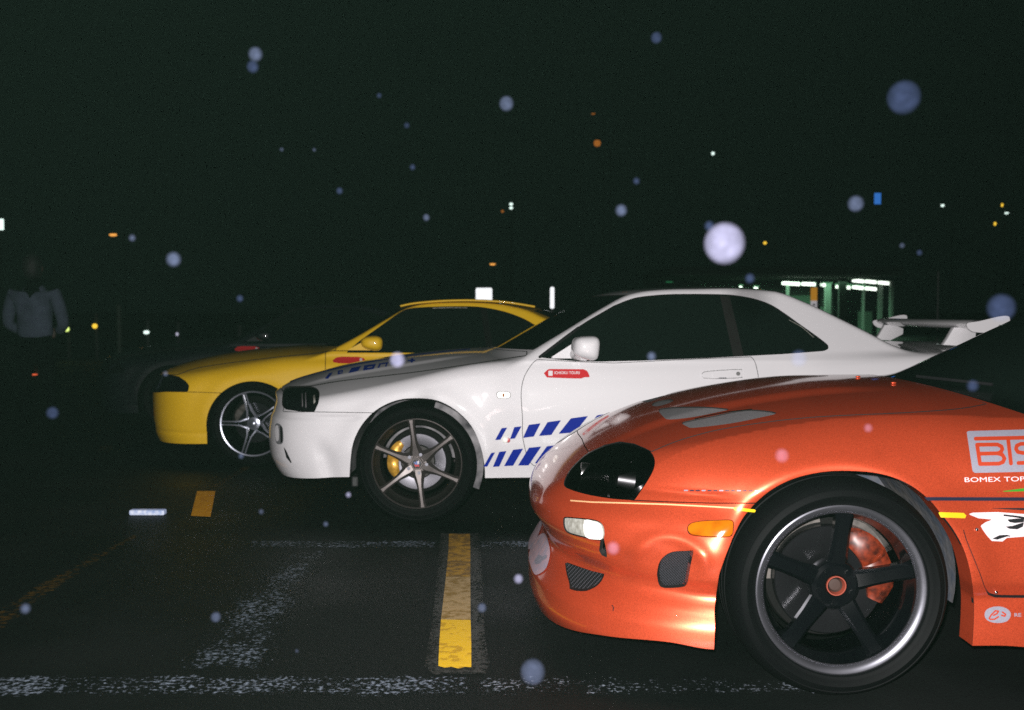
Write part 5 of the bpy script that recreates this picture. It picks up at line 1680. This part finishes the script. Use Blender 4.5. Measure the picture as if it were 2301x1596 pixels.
# low strip on the asphalt, its glint put in as weak emission
a, b = gnd(293, 1158), gnd(372, 1158)
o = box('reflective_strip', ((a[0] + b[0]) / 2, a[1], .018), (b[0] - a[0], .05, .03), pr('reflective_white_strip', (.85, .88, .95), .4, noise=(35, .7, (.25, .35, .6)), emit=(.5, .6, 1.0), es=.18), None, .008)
tag(o, 'short bluish white reflective strip lying on the asphalt at the left', 'reflector strip')
# thin pole at the right
p = at(2108, 640, 26); o = cyl('thin_pole', (p[0], 26, 0), (p[0], 26, at(2108, 610, 26)[2]), .025, M['steel'], None, seg=8)
tag(o, 'thin grey upright pole behind the rear wing of the white coupe', 'pole')
p = at(267, 700, 20); o = cyl('thin_pole', (p[0], 20, 0), (p[0], 20, at(267, 686, 20)[2]), .06, pr('dull_green_post', (.03, .045, .03), .7), None, seg=8)
tag(o, 'short dull green post in the dark right of the man', 'post')

# ------------------------------------------------------------------ the man seen from behind
def person():
    k = 9.7 / FPX
    c = at(78, 700, 9.7)
    root = empty('person', (c[0], 9.7, 0)); tag(root, 'person in a pale grey hooded top seen from behind, hands at the hips, far left', 'person')
    def skin(name, J, E, mat, lv=2):
        bm = bmesh.new()
        sl = bm.verts.layers.skin.verify()
        vs = [bm.verts.new(j[:3]) for j in J]
        for e in E: bm.edges.new((vs[e[0]], vs[e[1]]))
        me = bpy.data.meshes.new(name); bm.to_mesh(me); bm.free()
        o = new_obj(name, me, root, mat)
        md = o.modifiers.new('Skin', 'SKIN'); md.use_smooth_shade = True
        for i, j in enumerate(J):
            r = j[3] if isinstance(j[3], tuple) else (j[3], j[3])
            me.skin_vertices[0].data[i].radius = r
        me.skin_vertices[0].data[0].use_root = True
        sd = o.modifiers.new('Sub', 'SUBSURF'); sd.levels = lv; sd.render_levels = lv
        return o
    # trousers: one continuous surface
    skin('body', [(0, 0, .90, (.165, .12)), (0, 0, .82, (.15, .115)), (-.10, 0, .74, .095), (-.12, 0, .47, .07), (-.13, .02, .12, .05), (-.13, .02, .05, .05), (-.14, .16 * -1, .035, (.045, .035)),
                  (.10, 0, .74, .095), (.12, 0, .47, .07), (.13, .02, .12, .05), (.13, .02, .05, .05), (.14, -.16, .035, (.045, .035)),
                  (0, 0, 1.10, (.14, .11)), (0, 0, 1.30, (.15, .11)), (0, 0, 1.44, .06), (0, .0, 1.50, .05)],
         [(0, 1), (1, 2), (2, 3), (3, 4), (4, 5), (5, 6), (1, 7), (7, 8), (8, 9), (9, 10), (10, 11), (0, 12), (12, 13), (13, 14), (14, 15)], pr('dark_trousers', (.001, .001, .0015), .95, spec=.05))
    hd = pr('pale_grey_fleece', (.075, .092, .13), .95, spec=.1, noise=(9, .35), bump=(14, .6, .02))
    skin('hooded_top', [(0, 0, .86, (.19, .14)), (0, 0, .98, (.18, .13)), (0, 0, 1.14, (.175, .125)), (0, 0, 1.28, (.19, .12)), (0, 0, 1.38, (.12, .10)), (0, .01, 1.43, (.085, .08)),
                        (-.20, 0, 1.32, .075), (-.25, .0, 1.16, .066), (-.272, .02, 1.02, .058), (-.17, .13, .95, .048),
                        (.20, 0, 1.32, .075), (.25, .0, 1.16, .066), (.272, .02, 1.02, .058), (.17, .13, .95, .048), (0, -.06, 1.39, (.09, .06))],
         [(0, 1), (1, 2), (2, 3), (3, 4), (4, 5), (3, 6), (6, 7), (7, 8), (8, 9), (3, 10), (10, 11), (11, 12), (12, 13), (4, 14)], hd)
    sk = pr('skin', (.05, .028, .02), .6)
    superbox('head', (0, .0, 1.575), (.075, .095, .115), sk, root, 2.2)
    superbox('hair', (0, -.030, 1.585), (.086, .10, .125), pr('black_hair', (.004, .004, .004), .7, bump=(60, .5, .01)), root, 2.2)
    for s in (-1, 1):
        superbox('ear', (s * .08, .0, 1.565), (.010, .02, .03), sk, root, 2.2, n=8)
        superbox('hand', (s * .09, .17, .93), (.035, .025, .05), sk, root, 2.4, n=10)
        for f in range(4):
            cyl('finger', (s * .10, .165, .955 - .016 * f), (s * (.045 + .006 * abs(f - 1.2)), .15, .945 - .016 * f), .008, sk, root, r1=.006, seg=8)
        cyl('thumb', (s * .12, .15, .97), (s * .075, .14, 1.0), .010, sk, root, r1=.008, seg=8)
person()

# ------------------------------------------------------------------ rain drops caught by the flash
def drop_mat(name, col, fac):
    m = bpy.data.materials.new(name); m.use_nodes = True
    nt = m.node_tree; nt.nodes.clear()
    o = nt.nodes.new('ShaderNodeOutputMaterial'); mx = nt.nodes.new('ShaderNodeMixShader'); t = nt.nodes.new('ShaderNodeBsdfTransparent'); d = nt.nodes.new('ShaderNodeBsdfDiffuse')
    tc = nt.nodes.new('ShaderNodeTexCoord'); n = nt.nodes.new('ShaderNodeTexNoise'); n.inputs['Scale'].default_value = 3.0; n.inputs['Detail'].default_value = 4
    r = nt.nodes.new('ShaderNodeMapRange'); r.inputs['From Min'].default_value = .3; r.inputs['From Max'].default_value = .7
    r.inputs['To Min'].default_value = fac * .5; r.inputs['To Max'].default_value = fac * 1.35
    nt.links.new(tc.outputs['Generated'], n.inputs['Vector']); nt.links.new(n.outputs['Fac'], r.inputs['Value']); nt.links.new(r.outputs['Result'], mx.inputs[0])
    d.inputs['Color'].default_value = (*col, 1)
    nt.links.new(t.outputs[0], mx.inputs[1]); nt.links.new(d.outputs[0], mx.inputs[2]); nt.links.new(mx.outputs[0], o.inputs[0])
    return m
DM = [drop_mat('mist_drop_faint', (.050, .070, .15), .045), drop_mat('mist_drop', (.080, .100, .165), .07), drop_mat('mist_drop_bright', (.085, .085, .125), .30), drop_mat('mist_drop_pink', (.20, .11, .16), .08)]
drops = [(1628, 547, 45, 2, 'largest and brightest blurred raindrop, pale lilac, right of centre in the night sky'), (1594, 508, 10, 0, 'small dim raindrop touching the upper left of the largest one'),
         (2031, 219, 36, 0, 'large faint blue raindrop near the top right corner'), (574, 122, 15, 1, 'blue raindrop near the top left, upper of two touching'), (568, 150, 13, 0, 'fainter raindrop just below the one at the top left'),
         (1138, 233, 16, 1, 'blue raindrop at the top, right of the middle'), (390, 583, 15, 1, 'blue raindrop in the dark at the left, above the yellow coupe'), (1396, 473, 12, 1, 'blue raindrop above the white coupe roof'),
         (1923, 458, 17, 1, 'blue raindrop left of the blue sign'), (1197, 1510, 28, 1, 'blue raindrop low down left of the orange car bumper'), (1165, 1301, 10, 2, 'small bright raindrop beside the nose of the orange car'),
         (1475, 85, 12, 0, 'faint raindrop at the top edge'), (958, 489, 7, 1, 'small blue raindrop above the yellow coupe'), (297, 535, 6, 1, 'tiny raindrop right of the orange lamp'), (893, 809, 17, 2, 'pale raindrop over the white coupe bonnet'),
         (118, 928, 13, 0, 'dim raindrop low at the left'), (485, 1387, 11, 1, 'raindrop over the hatched marking'), (57, 1368, 10, 1, 'raindrop over the faded yellow line at the left edge'), (1464, 801, 9, 1, 'small raindrop over the side window of the white coupe'),
         (1685, 626, 10, 0, 'small dim raindrop below the largest one'), (1757, 1024, 15, 3, 'pinkish raindrop over the front wing of the orange car'), (1951, 962, 9, 3, 'small pinkish raindrop over the orange bonnet edge'),
         (1083, 1366, 10, 1, 'raindrop right of the yellow bay line'), (2250, 692, 30, 0, 'large faint raindrop right of the white coupe wing'), (372, 840, 5, 1, 'tiny raindrop at the tip of the yellow coupe'), (763, 429, 7, 0, 'small faint raindrop left of centre'),
         (1430, 407, 6, 0, 'small faint raindrop over the centre'), (927, 376, 5, 0, 'tiny faint raindrop upper middle'), (539, 671, 7, 0, 'faint raindrop behind the yellow bonnet'), (1795, 806, 18, 0, 'faint raindrop over the rear window of the white coupe'),
         (1378, 1232, 14, 3, 'pinkish raindrop over the orange bumper'), (587, 1150, 4, 1, 'tiny raindrop on the ground left of the white coupe'), (783, 1112, 5, 2, 'tiny bright raindrop under the white coupe nose'), (732, 1178, 5, 1, 'tiny raindrop above the near marking'),
         (2066, 568, 6, 0, 'tiny faint raindrop at the right'), (2027, 552, 4, 1, 'tiny raindrop right of the building'), (542, 1025, 5, 1, 'tiny raindrop below the yellow wheel'), (633, 336, 3, 1, 'pinprick raindrop at the upper left'), (706, 337, 3, 1, 'pinprick raindrop at the upper middle'),
         (914, 282, 4, 0, 'faint pinprick raindrop near the top'), (852, 215, 4, 0, 'faint pinprick raindrop highest in the middle'), (2186, 867, 12, 0, 'faint raindrop over the orange car windscreen'), (667, 1463, 3, 1, 'pinprick raindrop above the lower marking')]
dme = None
for k, (u, v, rpx, mi, lab) in enumerate(drops):
    Y = 1.2 + (k * 37 % 17) / 17 * .4 if rpx > 8 else 1.3 + (k * 29 % 13) / 13 * .4
    if dme is None:
        bm = bmesh.new(); bmesh.ops.create_uvsphere(bm, u_segments=24, v_segments=14, radius=1.0)
        dme = bm_mesh(bm, 'raindrop', True)
    me = dme.copy(); me.materials.append(DM[mi])
    o = new_obj('raindrop', me, None, None, tuple(at(u, v, Y)))
    s = rpx * Y / FPX; o.scale = (s, s, s * 1.04)
    tag(o, lab, 'raindrop', 'raindrops caught by the flash')

# ------------------------------------------------------------------ thin haze added as a veil, lifting the blacks like film fog
hm = bpy.data.materials.new('film_fog_veil'); hm.use_nodes = True
nt = hm.node_tree; nt.nodes.clear()
o_ = nt.nodes.new('ShaderNodeOutputMaterial'); v = nt.nodes.new('ShaderNodeVolumePrincipled')
v.inputs['Density'].default_value = 0.00018
v.inputs['Color'].default_value = (.50, 1.0, .74, 1)
nt.links.new(v.outputs[0], o_.inputs['Volume'])
bm = bmesh.new(); add_box(bm, (0, 340, 15.5), (840, 760, 33))
hz = new_obj('veil_haze', bm_mesh(bm, 'veil_haze'), None, hm); hz['kind'] = 'stuff'
